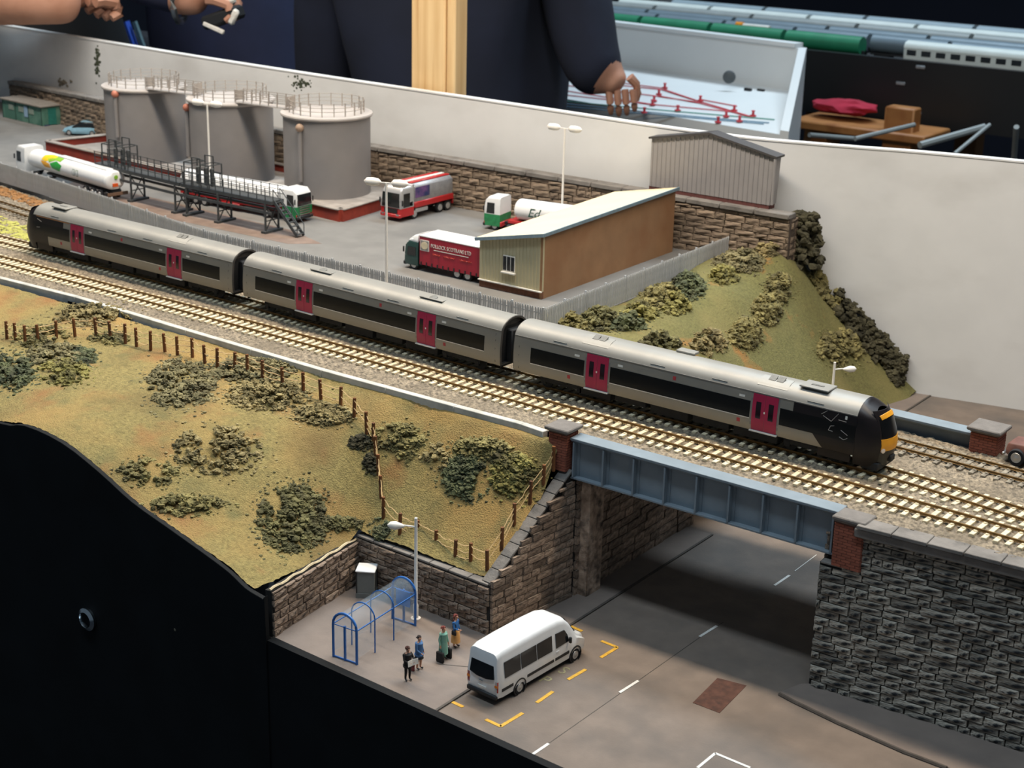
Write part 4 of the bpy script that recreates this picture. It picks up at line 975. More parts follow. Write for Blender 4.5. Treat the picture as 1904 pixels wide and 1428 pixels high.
def cab(parent, xf_, L, w, h, z0, up, low, grille, roofh=.0, split=None):
    """forward-control lorry cab, front at xf_"""
    c = split or lerp(z0, h, .42); hw = w/2
    MB().loft([sect(xf_-L, z0, c, hw, hw, hw, .03), sect(xf_-.15, z0, c, hw, hw, hw, .03), sect(xf_, z0+.1, c, hw*.92, hw*.94, hw*.93, .03)]).obj('cab_lower', low, parent)
    MB().loft([sect(xf_-L, c, h, hw, hw, hw*.94, .2), sect(xf_-.45, c, h, hw, hw, hw*.94, .22), sect(xf_-.12, c, h-.3, hw*.97, hw*.97, hw*.9, .2), sect(xf_-.02, c, h-.9, hw*.93, hw*.93, hw*.9, .15)]).obj('cab_upper', up, parent)
    zc = c+.08
    panel('windscreen', [(xf_-.02, -hw*.84, zc), (xf_-.02, hw*.84, zc), (xf_-.07, hw*.78, h-.5), (xf_-.07, -hw*.78, h-.5)], M_vglass, parent, .1)
    for s in (-1, 1):
        P_ = [(xf_-1.15, s*hw, zc), (xf_-.3, s*hw, zc), (xf_-.38, s*hw, h-.55), (xf_-1.15, s*hw, h-.55)]; panel('side_window', P_ if s < 0 else P_[::-1], M_vglass, parent, .02)
        MB().box((xf_-.05, s*(hw+.12), zc+.45), (.1, .14, .5)).obj('mirror', M_vblack, parent, bev=.03)
    for k in range(4): MB().box((xf_+.03, 0, lerp(z0+.35, c-.12, k/3)), (.06, w*.62, .09)).obj('grille_bar', grille, parent)
    MB().box((xf_-.02, 0, z0+.08), (.3, w*.98, .3)).obj('front_bumper', low if low is M_vred else M_vblack, parent, bev=.05)
    for s in (-1, 1): MB().box((xf_+.08, s*w*.36, z0+.18), (.1, .3, .14)).obj('headlamp', M_chr, parent)
def tank_barrel(parent, x0, x1, zc, ry, rz, material, k=28, name='tank_barrel'):
    L = []
    for x, f in ((x0, .55), (x0+.06, .85), (x0+.22, .98), (x0+.4, 1), (x1-.4, 1), (x1-.22, .98), (x1-.06, .85), (x1, .55)):
        L.append([(x, ry*f*math.cos(2*PI*i/k), zc+rz*f*math.sin(2*PI*i/k)) for i in range(k)])
    return MB().loft(L).obj(name, material, parent)
def barrel_patch(parent, name, material, poly, zc, ry, rz, off=.02):
    """decal laid on a barrel's near side (-y): poly in (x, angle) where angle 0 is the side and 90 the top"""
    n = len(poly); cx = sum(p[0] for p in poly)/n; ca = sum(p[1] for p in poly)/n; vs = []; fs = []
    Q = lambda x, a: (x, -(ry+off)*math.cos(math.radians(a)), zc+(rz+off)*math.sin(math.radians(a)))
    R_ = 5; ring = []
    fine = []
    for i in range(n):
        for k in range(4):
            t = k/4; fine.append((lerp(poly[i][0], poly[(i+1) % n][0], t), lerp(poly[i][1], poly[(i+1) % n][1], t)))
    m_ = len(fine)
    for j in range(R_+1):
        for x, a in fine: vs.append(Q(lerp(cx, x, j/R_), lerp(ca, a, j/R_)))
    for j in range(R_):
        for i in range(m_): fs.append((j*m_+i, j*m_+(i+1) % m_, (j+1)*m_+(i+1) % m_, (j+1)*m_+i))
    return MB().add(vs, fs).obj(name, material, parent, fix=False)

# white tanker with green and yellow sunburst, cab towards the hut
rear = Vector((-68.7, 17.9, 0)); fr_ = Vector((-84.6, 20.2, 0)); hd = math.atan2((fr_-rear).y, (fr_-rear).x); Lb = (fr_-rear).length/.93
# near side of this lorry is its left (+y) because it drives away to the left; mirror decals by building on +y
t = thing('tanker_lorry', 'white tanker lorry with green and yellow sunburst beside the palisade fence', 'lorry', rear, hd, None, .93)
cab(t, Lb, 1.9, 2.25, 3.0, .45, M_vwhite, M_vwhite, M_vblack, split=1.35)
tank_barrel(t, .1, Lb-2.3, 1.85, 1.13, .95, M_vwhite)
MB().box((5.5, 0, 2.78), (9.0, .8, .12)).obj('top_walkway', M_vwhite, t, bev=.04)
MB().box((6.2, 0, .75), (12.2, .9, .2)).obj('chassis', M_vblack, t); MB().box((-.1, 0, .62), (.12, 2.2, .3)).obj('rear_bumper', mat('brown_bumper', '6d5544', .7), t)
for x in (1.4, 2.7, 4.0, Lb-4.0, Lb-1.2):
    for s in (-1, 1): wheel(t, x, s*.95, .45, .3, s)
M_sg = mat('sunburst_green', '2f9a3f', .35); M_slg = mat('sunburst_light_green', '86b83c', .35); M_sy = mat('sunburst_yellow', 'e8c22a', .35); M_so = mat('sunburst_orange', 'e0a02a', .35)
def mir(poly): return poly
for nm, mt, poly in (('sunburst_green', M_sg, [(8.6, -20), (9.9, -10), (10.4, 15), (9.4, 38), (8.2, 20)]), ('sunburst_light_green', M_slg, [(8.7, 40), (9.6, 42), (10.6, 20), (11.2, 45), (9.8, 72), (8.6, 66)]), ('sunburst_yellow', M_sy, [(9.9, 45), (11.3, 20), (12.1, 25), (12.0, 55), (11.0, 75), (9.9, 72)]), ('sunburst_orange', M_so, [(10.2, -12), (11.4, -15), (12.2, 20), (11.2, 18), (10.5, 12)])):
    o = barrel_patch(t, nm, mt, poly, 1.85, 1.13, .95); o.data.transform(Matrix.Diagonal((1, -1, 1, 1)))
for k in (0, 1):
    o = barrel_patch(t, 'round_badge', mat('badge_grey', '9aa79a', .5), [(5.1+k*.62, -18), (5.55+k*.62, -18), (5.55+k*.62, 22), (5.1+k*.62, 22)], 1.85, 1.13, .95); o.data.transform(Matrix.Diagonal((1, -1, 1, 1)))
    o = barrel_patch(t, 'badge_centre', M_vwhite, [(5.2+k*.62, -12), (5.45+k*.62, -12), (5.45+k*.62, 16), (5.2+k*.62, 16)], 1.85, 1.13, .95, .03); o.data.transform(Matrix.Diagonal((1, -1, 1, 1)))
MB().lathe([(.0, .05), (.2, .05), (.2, 0)], (.05, 0, 2.2), (-1, 0, 0), 14).obj('rear_emblem', M_slg, t); MB().box((.05, .1, 1.45), (.08, .6, .3)).obj('hazard_plate', mat('hazard_orange', 'd95a1c', .5), t); MB().box((.04, -.4, 1.5), (.06, .5, .22)).obj('rear_plate', M_trim, t)

# green, white and red artic tanker under the gantry, cab towards the red tanker
def artic_tanker(label, rear, front, sc_=1., gap=2.3):
    rear, front = Vector(rear), Vector(front); hd = math.atan2((front-rear).y, (front-rear).x); L = (front-rear).length/sc_
    t = thing('tanker_lorry', label, 'lorry', rear, hd, None, sc_)
    cab(t, L, 1.75, 2.3, 3.2, .42, M_vwhite, M_vgreen, M_chr, split=1.55)
    MB().box((L-.95, 0, .62), (1.9, 2.24, .45)).obj('red_skirt', M_vred, t, bev=.04)
    MB().loft([sect(L-1.6, 3.15, 3.25, .9, .9, .85, .05), sect(L-.6, 3.15, 3.2, .9, .9, .8, .04)]).obj('roof_deflector', M_vwhite, t)
    tank_barrel(t, .1, L-gap, 2.15, 1.12, 1.0, M_vwhite)
    MB().box((L/2-1.2, 0, .98), (L-2.6, 1.9, .3)).obj('red_frame', M_vred, t, bev=.04); MB().box((L/2-.9, 0, .7), (L-1.8, .9, .22)).obj('chassis', M_vblack, t)
    MB().box((L/2-1.0, 0, .62), (2.6, 2.0, .34)).obj('side_locker', M_vred, t, bev=.03)
    for x in (1.1, 2.3, 3.5, L-3.9, L-1.15):
        for s in (-1, 1): wheel(t, x, s*.95, .44, .28, s)
    return t
artic_tanker('white barrelled tanker lorry with red frame parked under the loading gantry', (-64.4, 22.2, 0), (-50.4, 22.75, 0), .9)
t = artic_tanker('white and green tanker lorry half hidden behind the cream building roof', (-26.95, 33.6, 0), (-37.6, 31.9, 0), .88, 3.1)
ang = None
M_eg = mat('dark_green_lettering', '1f4a3c', .5)
txt = text('tank_lettering', 'Ed', 1.25, M_eg, t, frame((7.6, 1.12, 1.75), (-1, 0, 0), (-.3, -.05, 1)), .02)
txt['label'] = 'dark green italic letters on the white barrel'

# red and silver rigid tanker facing the train
t = thing('tanker_lorry', 'red and silver rigid tanker lorry parked by the yard wall', 'lorry', (-45.25, 35.2, 0), -PI/2)
cab(t, 7.2, 1.7, 2.3, 2.95, .42, M_vsilver, M_vred, M_vblack, split=1.15)
MB().loft([sect(5.65, 1.15, 1.65, 1.14, 1.15, 1.15, .02), sect(7.21, 1.15, 1.65, 1.14, 1.15, 1.12, .02)]).obj('cab_middle', M_vsilver, t)
MB().prism([(-1.1, 1.35), (1.1, 1.35), (1.18, 1.9), (1.15, 2.8), (.85, 3.05), (-.85, 3.05), (-1.15, 2.8), (-1.18, 1.9)], .15, 5.35, 'x').obj('tank_body', mat('tank_silver', '9a9a9c', .4, .4), t, bev=.05)
MB().prism([(-1.2, .95), (1.2, .95), (1.2, 1.5), (-1.2, 1.5)], .05, 5.4, 'x').obj('red_skirt', M_vred, t, bev=.08)
for y in (-.55, .55): MB().box((2.75, y, 3.1), (5.2, .45, .12)).obj('top_stripe', M_vred, t, bev=.03)
MB().box((2.75, 0, 3.1), (5.2, .4, .16)).obj('top_walkway', M_trim, t, bev=.03)
MB().box((4.4, 1.19, 2.3), (1.9, .03, .9)).obj('blue_panel', mat('blue_swirl', '3a4c86', .5, var=.5, vs=1.2, c2='8a5a90'), t)
MB().box((5.5, 0, 2.2), (.35, 2.1, 1.7)).obj('cab_backplate', M_vsilver, t, bev=.04)
MB().box((3.5, 0, .7), (6.4, .9, .22)).obj('chassis', M_vblack, t); MB().box((4.4, 1.0, .7), (1.7, .25, .35)).obj('side_tank', M_vsilver, t, bev=.04); MB().box((4.4, -1.0, .7), (1.7, .25, .35)).obj('side_tank', M_vsilver, t, bev=.04)
for x in (.75, 1.85, 5.35):
    for s in (-1, 1): wheel(t, x, s*.95, .46, .3, s)
MB().box((0, 0, .9), (.1, 2.2, .8)).obj('rear_panel', M_vred, t, bev=.04)

# red curtain-sided lorry
t = thing('curtain_lorry', 'red curtain-sided lorry with white roof beside the cream building', 'lorry', (-26.85, 17.75, 0), PI)
t.scale = (S, S, S*.88)
hh_ = 3.2
cab(t, 7.3, 1.35, 2.2, 2.55, .4, mat('dark_cab_green', '24403c', .35), mat('dark_cab_green'  , '24403c'), M_vblack, split=1.2)
MB().loft([sect(6.0, 2.4, 3.15, 1.0, 1.02, .95, .2), sect(6.5, 2.4, 3.0, .98, 1.0, .9, .25), sect(7.0, 2.4, 2.6, .9, .95, .8, .1)]).obj('roof_deflector', M_vwhite, t)
M_cur = noise_mix(mat('red_curtain', '9e1a2f', .45, var=.06, vs=1), '84142a', .9, .5, .7, stretch=(3, 1, .2))
MB().box((2.9, 0, 1.85), (5.75, 2.24, 2.5)).obj('curtain_body', M_cur, t, bev=.03); MB().box((2.9, 0, 3.14), (5.8, 2.28, .12)).obj('roof_panel', M_vwhite, t, bev=.03)
for k in range(11): MB().box((.3+k*.53, 1.13, .72), (.1, .05, .34)).obj('curtain_strap', M_vblack, t)
MB().box((3.2, 0, .5), (6.4, .9, .22)).obj('chassis', M_vblack, t)
MB().box((5.25, 1.135, 2.35), (.85, .03, .95)).obj('logo_board', M_trim, t); MB().box((5.25, 1.145, 2.35), (.72, .03, .82)).obj('logo_field', mat('logo_grey', '8d8a86', .5), t)
MB().lathe([(0, .03), (.33, .03), (.33, 0)], (5.25, 1.15, 2.35), (0, 1, 0), 20).obj('logo_disc', mat('logo_cream', 'd8c9a8', .5), t)
text('curtain_lettering', 'POLLOCK SCOTRANS LTD', .40, M_trim, t, frame((4.65, 1.14, 2.3), (-1, 0, 0), (0, 0, 1)), .01, font_scale=(.80, 1.15))
MB().box((2.7, 1.135, 2.1), (3.3, .02, .05)).obj('lettering_rule', M_trim, t)
for a_, b_ in ((4.45, 3.75), (3.4, 2.95), (2.85, 2.35), (1.9, .75)):          # worn, unreadable script line
    n_ = int((a_-b_)/.045); MB().tube([(lerp(a_, b_, k/n_), 1.135, 1.72+.09*math.sin(k*1.9)*(.6+.4*math.sin(k*.7))) for k in range(n_+1)], .022, 4).obj('worn_script', mat('orange_script', 'b8402e', .5), t)
for x in (1.2, 2.2, 6.4):
    for s in (-1, 1): wheel(t, x, s*.9, .42, .28, s)

# small blue car by the green hut
cb = uz(128, 246, 0); t = thing('car', 'pale blue hatchback car parked beside the green hut', 'car', (-96.9, 37.0, 0), math.radians(212))
M_cb = mat('car_pale_blue', '7ea6b8', .3, coat=.4); M_cb2 = mat('car_grey_side', '6a6a6a', .4)
MB().loft([sect(-2.0, .35, .75, .7, .78, .7, .1), sect(-1.8, .25, .95, .8, .84, .75, .15), sect(-1.0, .22, 1.0, .82, .86, .78, .15), sect(1.0, .22, .95, .82, .86, .76, .15), sect(1.8, .28, .78, .76, .82, .68, .15), sect(2.05, .4, .62, .6, .68, .55, .08)]).obj('body_shell', M_cb, t)
MB().loft([sect(-1.9, .8, .95, .72, .76, .72, .05), sect(-1.35, .8, 1.42, .72, .76, .6, .12), sect(.1, .8, 1.48, .72, .76, .6, .12), sect(.95, .8, .95, .72, .76, .7, .05)]).obj('cabin', M_vglass, t)
MB().box((-.6, 0, 1.47), (1.4, 1.05, .06)).obj('roof_panel', M_cb, t, bev=.02)
for x in (-1.25, 1.3):
    for s in (-1, 1): wheel(t, x, s*.76, .31, .2, s)
for s in (-1, 1): MB().box((1.95, s*.5, .62), (.15, .3, .14)).obj('headlamp', M_chr, t, bev=.03)

# brown vehicle at the far end of the rear pillar
M_br = noise_mix(mat('brown_vehicle', '6b463c', .6, var=.1), '4b2f28', 1, .5, .7)
t = thing('brown_lorry', 'brown lorry front standing behind the rear brick pillar', 'lorry', (17.35, 8.0, -.25), math.radians(180), None, 1.15)
MB().loft([sect(-3.5, .4, 2.0, .85, .9, .85, .15), sect(-.6, .4, 2.0, .85, .9, .85, .2), sect(-.35, .4, 1.55, .85, .88, .8, .15)]).obj('cab_shell', M_br, t)
MB().loft([sect(-.5, .4, 1.05, .75, .78, .7, .12), sect(.7, .4, .98, .7, .72, .62, .14), sect(.85, .45, .85, .6, .62, .5, .1)]).obj('bonnet', M_br, t)
panel('windscreen', [(-.33, -.7, 1.12), (-.33, .7, 1.12), (-.5, .65, 1.72), (-.5, -.65, 1.72)], M_vglass, t, .05)
MB().box((.92, 0, .42), (.14, 1.5, .14)).obj('bumper', M_chr, t, bev=.03)
for x in (.25, -2.6):
    for s in (-1, 1): wheel(t, x, s*.78, .4, .24, s)

# green hut with felt roof
t = thing('hut', 'green site hut with flat grey roof beside the yard wall', 'hut', (-108.2, 38.9, 0), math.radians(-6))
M_hg = noise_mix(mat('hut_green', '456f60', .7, var=.1, vs=1), '5d8272', .5, .5, .7)
MB().box((0, 0, 1.05), (8.2, 2.4, 2.1)).obj('hut_body', M_hg, t, bev=.03); MB().box((0, 0, 2.17), (8.7, 2.9, .16)).obj('hut_roof', mat('felt_roof', '7d766d', .9, var=.1), t, bev=.03)
for x in (-2.2, -.1, 2.0): MB().box((x, -1.22, 1.4), (1.0, .06, .6)).obj('window_shutter', mat('hut_shutter', '7f8c80', .7), t)
MB().box((.9, -1.23, 1.25), (.7, .06, 1.2)).obj('hut_notice', mat('notice_blue', '8aa5bd', .6), t)
for x in (-4.0, -1.3, 1.4, 4.05): MB().box((x, -1.22, 1.05), (.1, .08, 2.1)).obj('corner_batten', mat('hut_dark', '2c4a40', .7), t)
MB().box((4.12, .1, 1.0), (.06, 1.0, 1.8)).obj('hut_door', mat('hut_door', '1f6a60', .6), t)
q = uz(88, 233, 0)
p_ = thing('traffic_bollard', 'orange bollard with white top between the green hut and the blue car', 'bollard', (q[0], q[1]-.2, 0))
MB().lathe([(.22, 0), (.2, .3), (.16, 1.2)], k=12).obj('bollard_post', mat('bollard_orange', 'd06238', .6), p_); MB().lathe([(.17, 1.2), (.15, 1.6), (.05, 1.65)], k=12).obj('bollard_top', M_trim, p_); MB().box((0, 0, .06), (.7, .7, .12)).obj('bollard_base', mat('navy_base', '23284a', .7), p_)
# ------------------------------------------------------------------ rustic post and twine fence
M_post = noise_mix(mat('fence_post_wood', '6d431f', .85, var=.2, vs=3), '4a2d18', 2, .5, .7); M_twine = mat('pale_twine', 'cfae7c', .8, var=.15, vs=4)
posts = [(13, 631), (29, 633), (47, 641), (72, 640), (105, 630), (140, 627), (179, 626), (206, 632), (233, 639), (254, 645), (280, 652), (307, 655), (330, 661), (358, 666), (381, 676), (404, 684), (436, 690), (460, 698), (488, 708), (525, 720), (564, 731), (597, 743), (633, 757), (658, 778), (682, 806), (694, 826), (699, 852), (704, 885), (709, 925), (713, 963), (743, 993), (779, 1008), (810, 1024), (846, 1043), (875, 1052), (906, 1066), (932, 1024), (956, 978), (985, 937), (1010, 903), (1029, 868)]
PH = [1.25]*41
fe = thing('twine_fence', 'rustic brown post fence strung with pale twine along the grass bank', 'fence')
tops = []
for i, (px, py) in enumerate(posts):
    q = Vector(hitF(px, py))
    if i in (31, 32, 33, 34, 35): q = Vector(uz(px, py, -6.85))
    elif i > 35: q = Vector(hitF(px, py))
    ln = Vector((rng.uniform(-.06, .06), rng.uniform(-.06, .06), 0)); h = 1.32+rng.uniform(-.08, .08)
    MB().loft([MB().ring(q-Vector((0, 0, .25)), (0, 0, 1), .11, 8), MB().ring(q+Vector((0, 0, h))+ln, (0, 0, 1), .105, 8)]).obj('post', M_post, fe)
    tops.append((q, ln, h))
for i in range(len(tops)-1):
    (a, la, ha), (b, lb, hb) = tops[i], tops[i+1]
    for f in ((.9, .55) if i % 3 else (.88, .6, .3)):
        A_, B_ = a+Vector((0, 0, ha*f))+la*f, b+Vector((0, 0, hb*f))+lb*f
        pts = [lerp(A_, B_, k/6)-Vector((0, 0, .12*math.sin(PI*k/6)*rng.uniform(.3, 1)))+Vector((rng.uniform(-.02, .02), rng.uniform(-.06, .02), rng.uniform(-.03, .03))) for k in range(7)]
        MB().tube(pts, .03, 4).obj('twine', M_twine, fe)

# ------------------------------------------------------------------ foam foliage bushes
def bmat(n, c, c2): return noise_mix(mat(n, c, .95, var=.45, vs=1.1, c2=c2, bump=1., bs=9), '4a4530', .7, .5, .75)
B_dark = bmat('foliage_dark', '545232', '7a744a'); B_mid = bmat('foliage_olive', '6e673e', '978c58'); B_tan = bmat('foliage_tan', '7d7147', 'a49466'); B_yel = bmat('foliage_yellow', '77713c', '9c9353'); B_blue = bmat('foliage_bluegreen', '434a34', '6a6f4c'); B_grey = bmat('foliage_grey', '65603f', '938962'); B_drk2 = bmat('foliage_near_black', '35321f', '55503a')
def bush(label, hf, cx, cy_, rx, ry, material, n=150, r=(.12, .30), h=.55, group=None, core=True, name='bush', edge=.5):
    mb = MB(); n = int(n*1.35)
    for i in range(n):
        a = rng.random()*2*PI; k = rng.random()**edge
        x, y = cx+rx*k*math.cos(a), cy_+ry*k*math.sin(a)
        q = hf(x, y); rr = rng.uniform(*r)*(1-.25*k); lift = h*(1-k*k)*rng.uniform(.1, 1)
        if mnoise.noise(Vector((q[0]*.55, q[1]*.55, 3.1))) < -.34 and i > 8: continue
        mb.ico((q[0], q[1], q[2]+lift), rr, 2 if rr > .15 else 1, (rng.uniform(.8, 1.3), rng.uniform(.8, 1.3), rng.uniform(.6, .95)), .7, .55)
        if i % 2 == 0:
            for _ in range(3):
                d_ = rng.normal(0, 1, 3); d_ /= np.linalg.norm(d_); d_[2] = abs(d_[2]); w_ = rr*1.05
                mb.ico((q[0]+d_[0]*w_, q[1]+d_[1]*w_, q[2]+lift+d_[2]*w_*.8), rng.uniform(.04, .09), 1, (1.2, 1.2, .8), .6)
    for i in range(n//3):
        a = rng.random()*2*PI; k = 1+abs(rng.normal(0, .22)); q = hf(cx+rx*k*math.cos(a), cy_+ry*k*math.sin(a)); mb.ico((q[0], q[1], q[2]+.02), rng.uniform(.04, .1), 1, (1.3, 1.3, .6), .6)
    o = mb.obj(name, material, fix=False)
    return tag(o, label, 'bush', group)
G1 = 'foam bushes on the front grass bank'; G2 = 'foam bushes on the rear hillside'
FB = [('tan green bush at the start of the twine fence below the edging', 170, 588, 72, 22, B_tan, 190), ('dark olive bush tangled in the twine fence above the left field', 75, 628, 55, 22, B_mid, 150), ('olive bush below the twine fence posts in the left field', 100, 660, 58, 22, B_grey, 140),
      ('dark green bush cut off by the frame beside the left field', 22, 692, 46, 34, B_blue, 150), ('yellow olive low bush in the left field', 118, 693, 50, 24, B_yel, 150), ('small bluish green bush behind the yellow olive bush', 155, 664, 26, 18, B_blue, 70),
      ('low olive bush under the twine fence posts near the edging', 205, 630, 40, 12, B_mid, 70), ('broad grey olive bush in the middle field', 335, 715, 66, 46, B_grey, 300), ('dark grey bush running along behind the middle fence posts', 470, 690, 80, 24, B_grey, 220), ('tan olive bush spreading below the middle fence posts', 500, 735, 80, 30, B_tan, 260), ('tan bush at the end of the fence before it turns downhill', 605, 772, 55, 20, B_tan, 160),
      ('sparse tan scrub on the open slope', 405, 838, 82, 46, B_tan, 190), ('sparse olive scrub above the black curved board', 275, 880, 60, 26, B_mid, 90), ('low tan scrub strip near the black curved board', 350, 940, 70, 20, B_mid, 100), ('dark olive bush above the low brown wall', 545, 965, 66, 64, B_dark, 420), ('low dark bush trailing to the wall corner', 632, 975, 46, 12, B_dark, 80),
      ('dark bush against the steep part of the twine fence', 672, 824, 22, 12, B_drk2, 60), ('small dark bush lower on the steep twine fence', 690, 862, 12, 20, B_drk2, 40), ('dark bluish bush at the wall corner by the white lamp', 708, 984, 18, 18, B_blue, 60), ('olive bush in the hollow below the edging', 738, 815, 52, 26, B_mid, 140), ('small olive bush in the hollow centre', 755, 838, 18, 20, B_mid, 50),
      ('large dark bluish bush in the hollow', 868, 888, 44, 44, B_blue, 260), ('olive bush behind the large dark bluish bush', 895, 838, 55, 22, B_mid, 160), ('yellow green bush beside the sloping wing wall', 955, 885, 46, 40, B_yel, 190), ('sparse dry twigs left of the large dark bluish bush', 815, 850, 32, 26, B_tan, 40)]
for lb, x, y, rx, ry, mt, n in FB: bush(lb, hitF, x, y, rx, ry, mt, n, group=G1, r=(.09, .25), h=.5 if n > 90 else .3)
BB = [('low olive bush behind the train gangway', 1050, 607, 46, 12, B_mid, 120), ('dark olive bush at the palisade fence corner', 1115, 600, 44, 16, B_dark, 130), ('yellow olive bush beside the palisade fence corner', 1190, 585, 34, 12, B_yel, 90), ('dark bush tip overlapping the fence corner hedge', 1165, 606, 34, 10, B_blue, 80), ('olive bush halfway along the side palisade fence', 1232, 556, 42, 22, B_mid, 150), ('yellow bush beside the halfway fence bush', 1255, 572, 26, 14, B_yel, 80), ('dark green bush beside the side palisade fence', 1278, 535, 32, 24, B_blue, 130),
      ('yellow tufted bush near the upper palisade fence', 1345, 517, 26, 12, B_yel, 80), ('long dark grey bush below the yard wall', 1375, 490, 48, 20, B_grey, 180), ('round olive bush high on the hillside', 1450, 540, 26, 28, B_mid, 150), ('round dark olive bush in the middle of the hillside', 1424, 580, 28, 26, B_mid, 150), ('brown olive bush low on the hillside', 1386, 624, 30, 28, B_mid, 140), ('sparse rusty bush low on the hillside', 1318, 640, 36, 22, B_tan, 60), ('brown bush on the steep side of the hillside', 1562, 648, 44, 34, B_mid, 190),
      ('low scrub along the hillside foot behind the train roof', 1230, 640, 40, 8, B_dark, 50), ('small tan tuft by the end of the yard wall', 1425, 468, 24, 10, B_tan, 50)]
for lb, x, y, rx, ry, mt, n in BB: bush(lb, hitB, x, y, rx, ry, mt, n, group=G2, r=(.13, .33), h=1.0)
def hedge(label, x0, x1, h, material, n, r=(.16, .4)):
    mb = MB()
    for i in range(n):
        x = rng.uniform(x0, x1); k = rng.random(); y = bsy(x)-.25-rng.random()*1.3*(1-.5*k); z0 = float(ZB(x, y))
        if mnoise.noise(Vector((x*.9, k*2.2, 7.7))) < -.3: continue
        mb.ico((x, y, z0+k*h*(.75+.5*mnoise.noise(Vector((x*.8, 1, 1))))), rng.uniform(*r)*(1-.35*k), 2, (1.1, .8, .9), .7, .55)
    return tag(mb.obj('hedge', material, fix=False), label, 'hedge', G2)
hedge('olive hedge against the backscene below the tall dark shrub', -11.0, -8.6, 1.9, B_mid, 170)
hedge('dark hedge against the backscene halfway down the hillside', -8.8, -6.0, 2.6, B_drk2, 230)
hedge('black green hedge against the backscene near the road', -6.2, -3.3, 2.9, B_drk2, 260)
# tall dark shrub at the end of the yard wall
q = Vector(hitB(1488, 492)); mb = MB()
for i in range(330):
    a = rng.random()*2*PI; k = rng.random()**.5; z = rng.random()
    w_ = 1.75*(1-.5*z**2); mb.ico((q.x+w_*k*math.cos(a), q.y+w_*.6*k*math.sin(a), q.z+z*4.1), rng.uniform(.2, .45), 1, (1, 1, .8), .8)
t = thing('tall_shrub', 'tall dark shrub against the backscene at the end of the yard wall', 'shrub')
mb.obj('foliage', B_drk2, t, fix=False, smooth=False); MB().cyl(q-Vector((0, 0, .3)), q+Vector((0, 0, 2)), .15, .08).obj('stem', M_post, t)

# ------------------------------------------------------------------ bus shelter
M_bframe = mat('shelter_blue', '2a63a8', .35, var=.05); 
M_clear = mat('clear_plastic', 'c8dcec', .08, var=.02, alpha=.11, spec=.8)
p0, p1, p2, p3 = [Vector((*uz(*q, ROAD)[:2], ROAD+.06)) for q in ((621, 1222), (663, 1238), (766, 1166), (736, 1151))]
axis = ((p2+p3)/2-(p0+p1)/2); Lsh = axis.length; wd_ = (p1-p0).length; hd = math.atan2(axis.y, axis.x)
bs_ = thing('bus_shelter', 'clear barrel-roofed bus shelter with blue frame on the pavement', 'bus shelter', (p0+p1)/2, hd)
hw = wd_/2; HT = uh((p0+p1)/2, 640, 1142)-ROAD-.06
def arch(n=12, w=hw, h=HT): 
    e = h-w; return [(-w, 0), (-w, e*.5), (-w, e)]+[(-w*math.cos(PI*k/n), e+w*math.sin(PI*k/n)) for k in range(1, n)]+[(w, e), (w, e*.5), (w, 0)]
for k, x in enumerate((0, Lsh*.3, Lsh*.62, Lsh)):
    MB().tube([(x, y, z) for y, z in arch()], .075 if k in (0, 3) else .04, 6).obj('frame_arch', M_bframe, bs_)
for x in (0, Lsh):
    MB().bar((x, 0, 0), (x, 0, HT-hw*.9), .1, .1).obj('end_mullion', M_bframe, bs_); MB().bar((x, -hw, .06), (x, hw, .06), .06, .08).obj('end_rail', M_bframe, bs_)
    MB().bar((x, -hw, HT-hw), (x, hw, HT-hw), .03, .04).obj('end_transom', M_bframe, bs_)
    MB().prism(arch(), x-.01, x+.01, 'x').obj('end_pane', M_clear, bs_)
for (a, b) in ((0, .3), (.3, .62), (.62, 1)):
    pr_ = arch()[2:-2]; mb = MB(); mb.loft([[(Lsh*a+.04, y*.98, z*.995) for y, z in pr_], [(Lsh*b-.04, y*.98, z*.995) for y, z in pr_]], caps=False, closed=False); mb.obj('roof_pane', M_clear, bs_)
    MB().box((Lsh*(a+b)/2, hw*.98, (HT-hw)/2+.15), (Lsh*(b-a)-.1, .015, HT-hw-.35)).obj('side_pane', M_clear, bs_)
    if a != .3: MB().box((Lsh*(a+b)/2, -hw*.98, (HT-hw)/2+.15), (Lsh*(b-a)-.1, .015, HT-hw-.35)).obj('side_pane', M_clear, bs_)
for s in (-1, 1): MB().bar((0, s*hw, HT-hw), (Lsh, s*hw, HT-hw), .05, .05).obj('eaves_rail', M_bframe, bs_)
for x in (Lsh*.3, Lsh*.62):
    for s in (-1, 1): MB().bar((x, s*hw, 0), (x, s*hw, HT-hw), .05, .05).obj('side_post', M_bframe, bs_)
MB().box((Lsh*.96, -.1, HT-hw-.35), (.05, wd_*.6, .9)).obj('timetable_panel', mat('panel_blue', '2f7ac8', .4), bs_)
# kerbside cabinet
cbp = uz(688, 1106, ROAD); cz = ROAD+.06
cb_ = thing('utility_cabinet', 'grey utility cabinet with white lid in the wall corner', 'cabinet', (cbp[0]-.1, cbp[1]-.15, cz), .55)
M_cab = mat('cabinet_grey', '70736f', .6, var=.05)
MB().box((0, 0, .95), (1.0, 1.0, 1.3)).obj('cabinet_body', M_cab, cb_, bev=.02); MB().box((0, 0, 1.66), (1.14, 1.14, .12)).obj('cabinet_lid', M_vwhite, cb_, bev=.05)
for x in (-.5, .5):
    for y in (-.5, .5): MB().box((x, y, .8), (.07, .07, 1.6)).obj('corner_post', M_vblack if x*y > 0 else M_cab, cb_)
MB().box((0, 0, .15), (1.1, 1.1, .3)).obj('cabinet_base', M_cab, cb_)
for px, py in ((727, 1146), (724, 1173), (645, 1078)):
    qq = uz(px, py, ROAD); pass

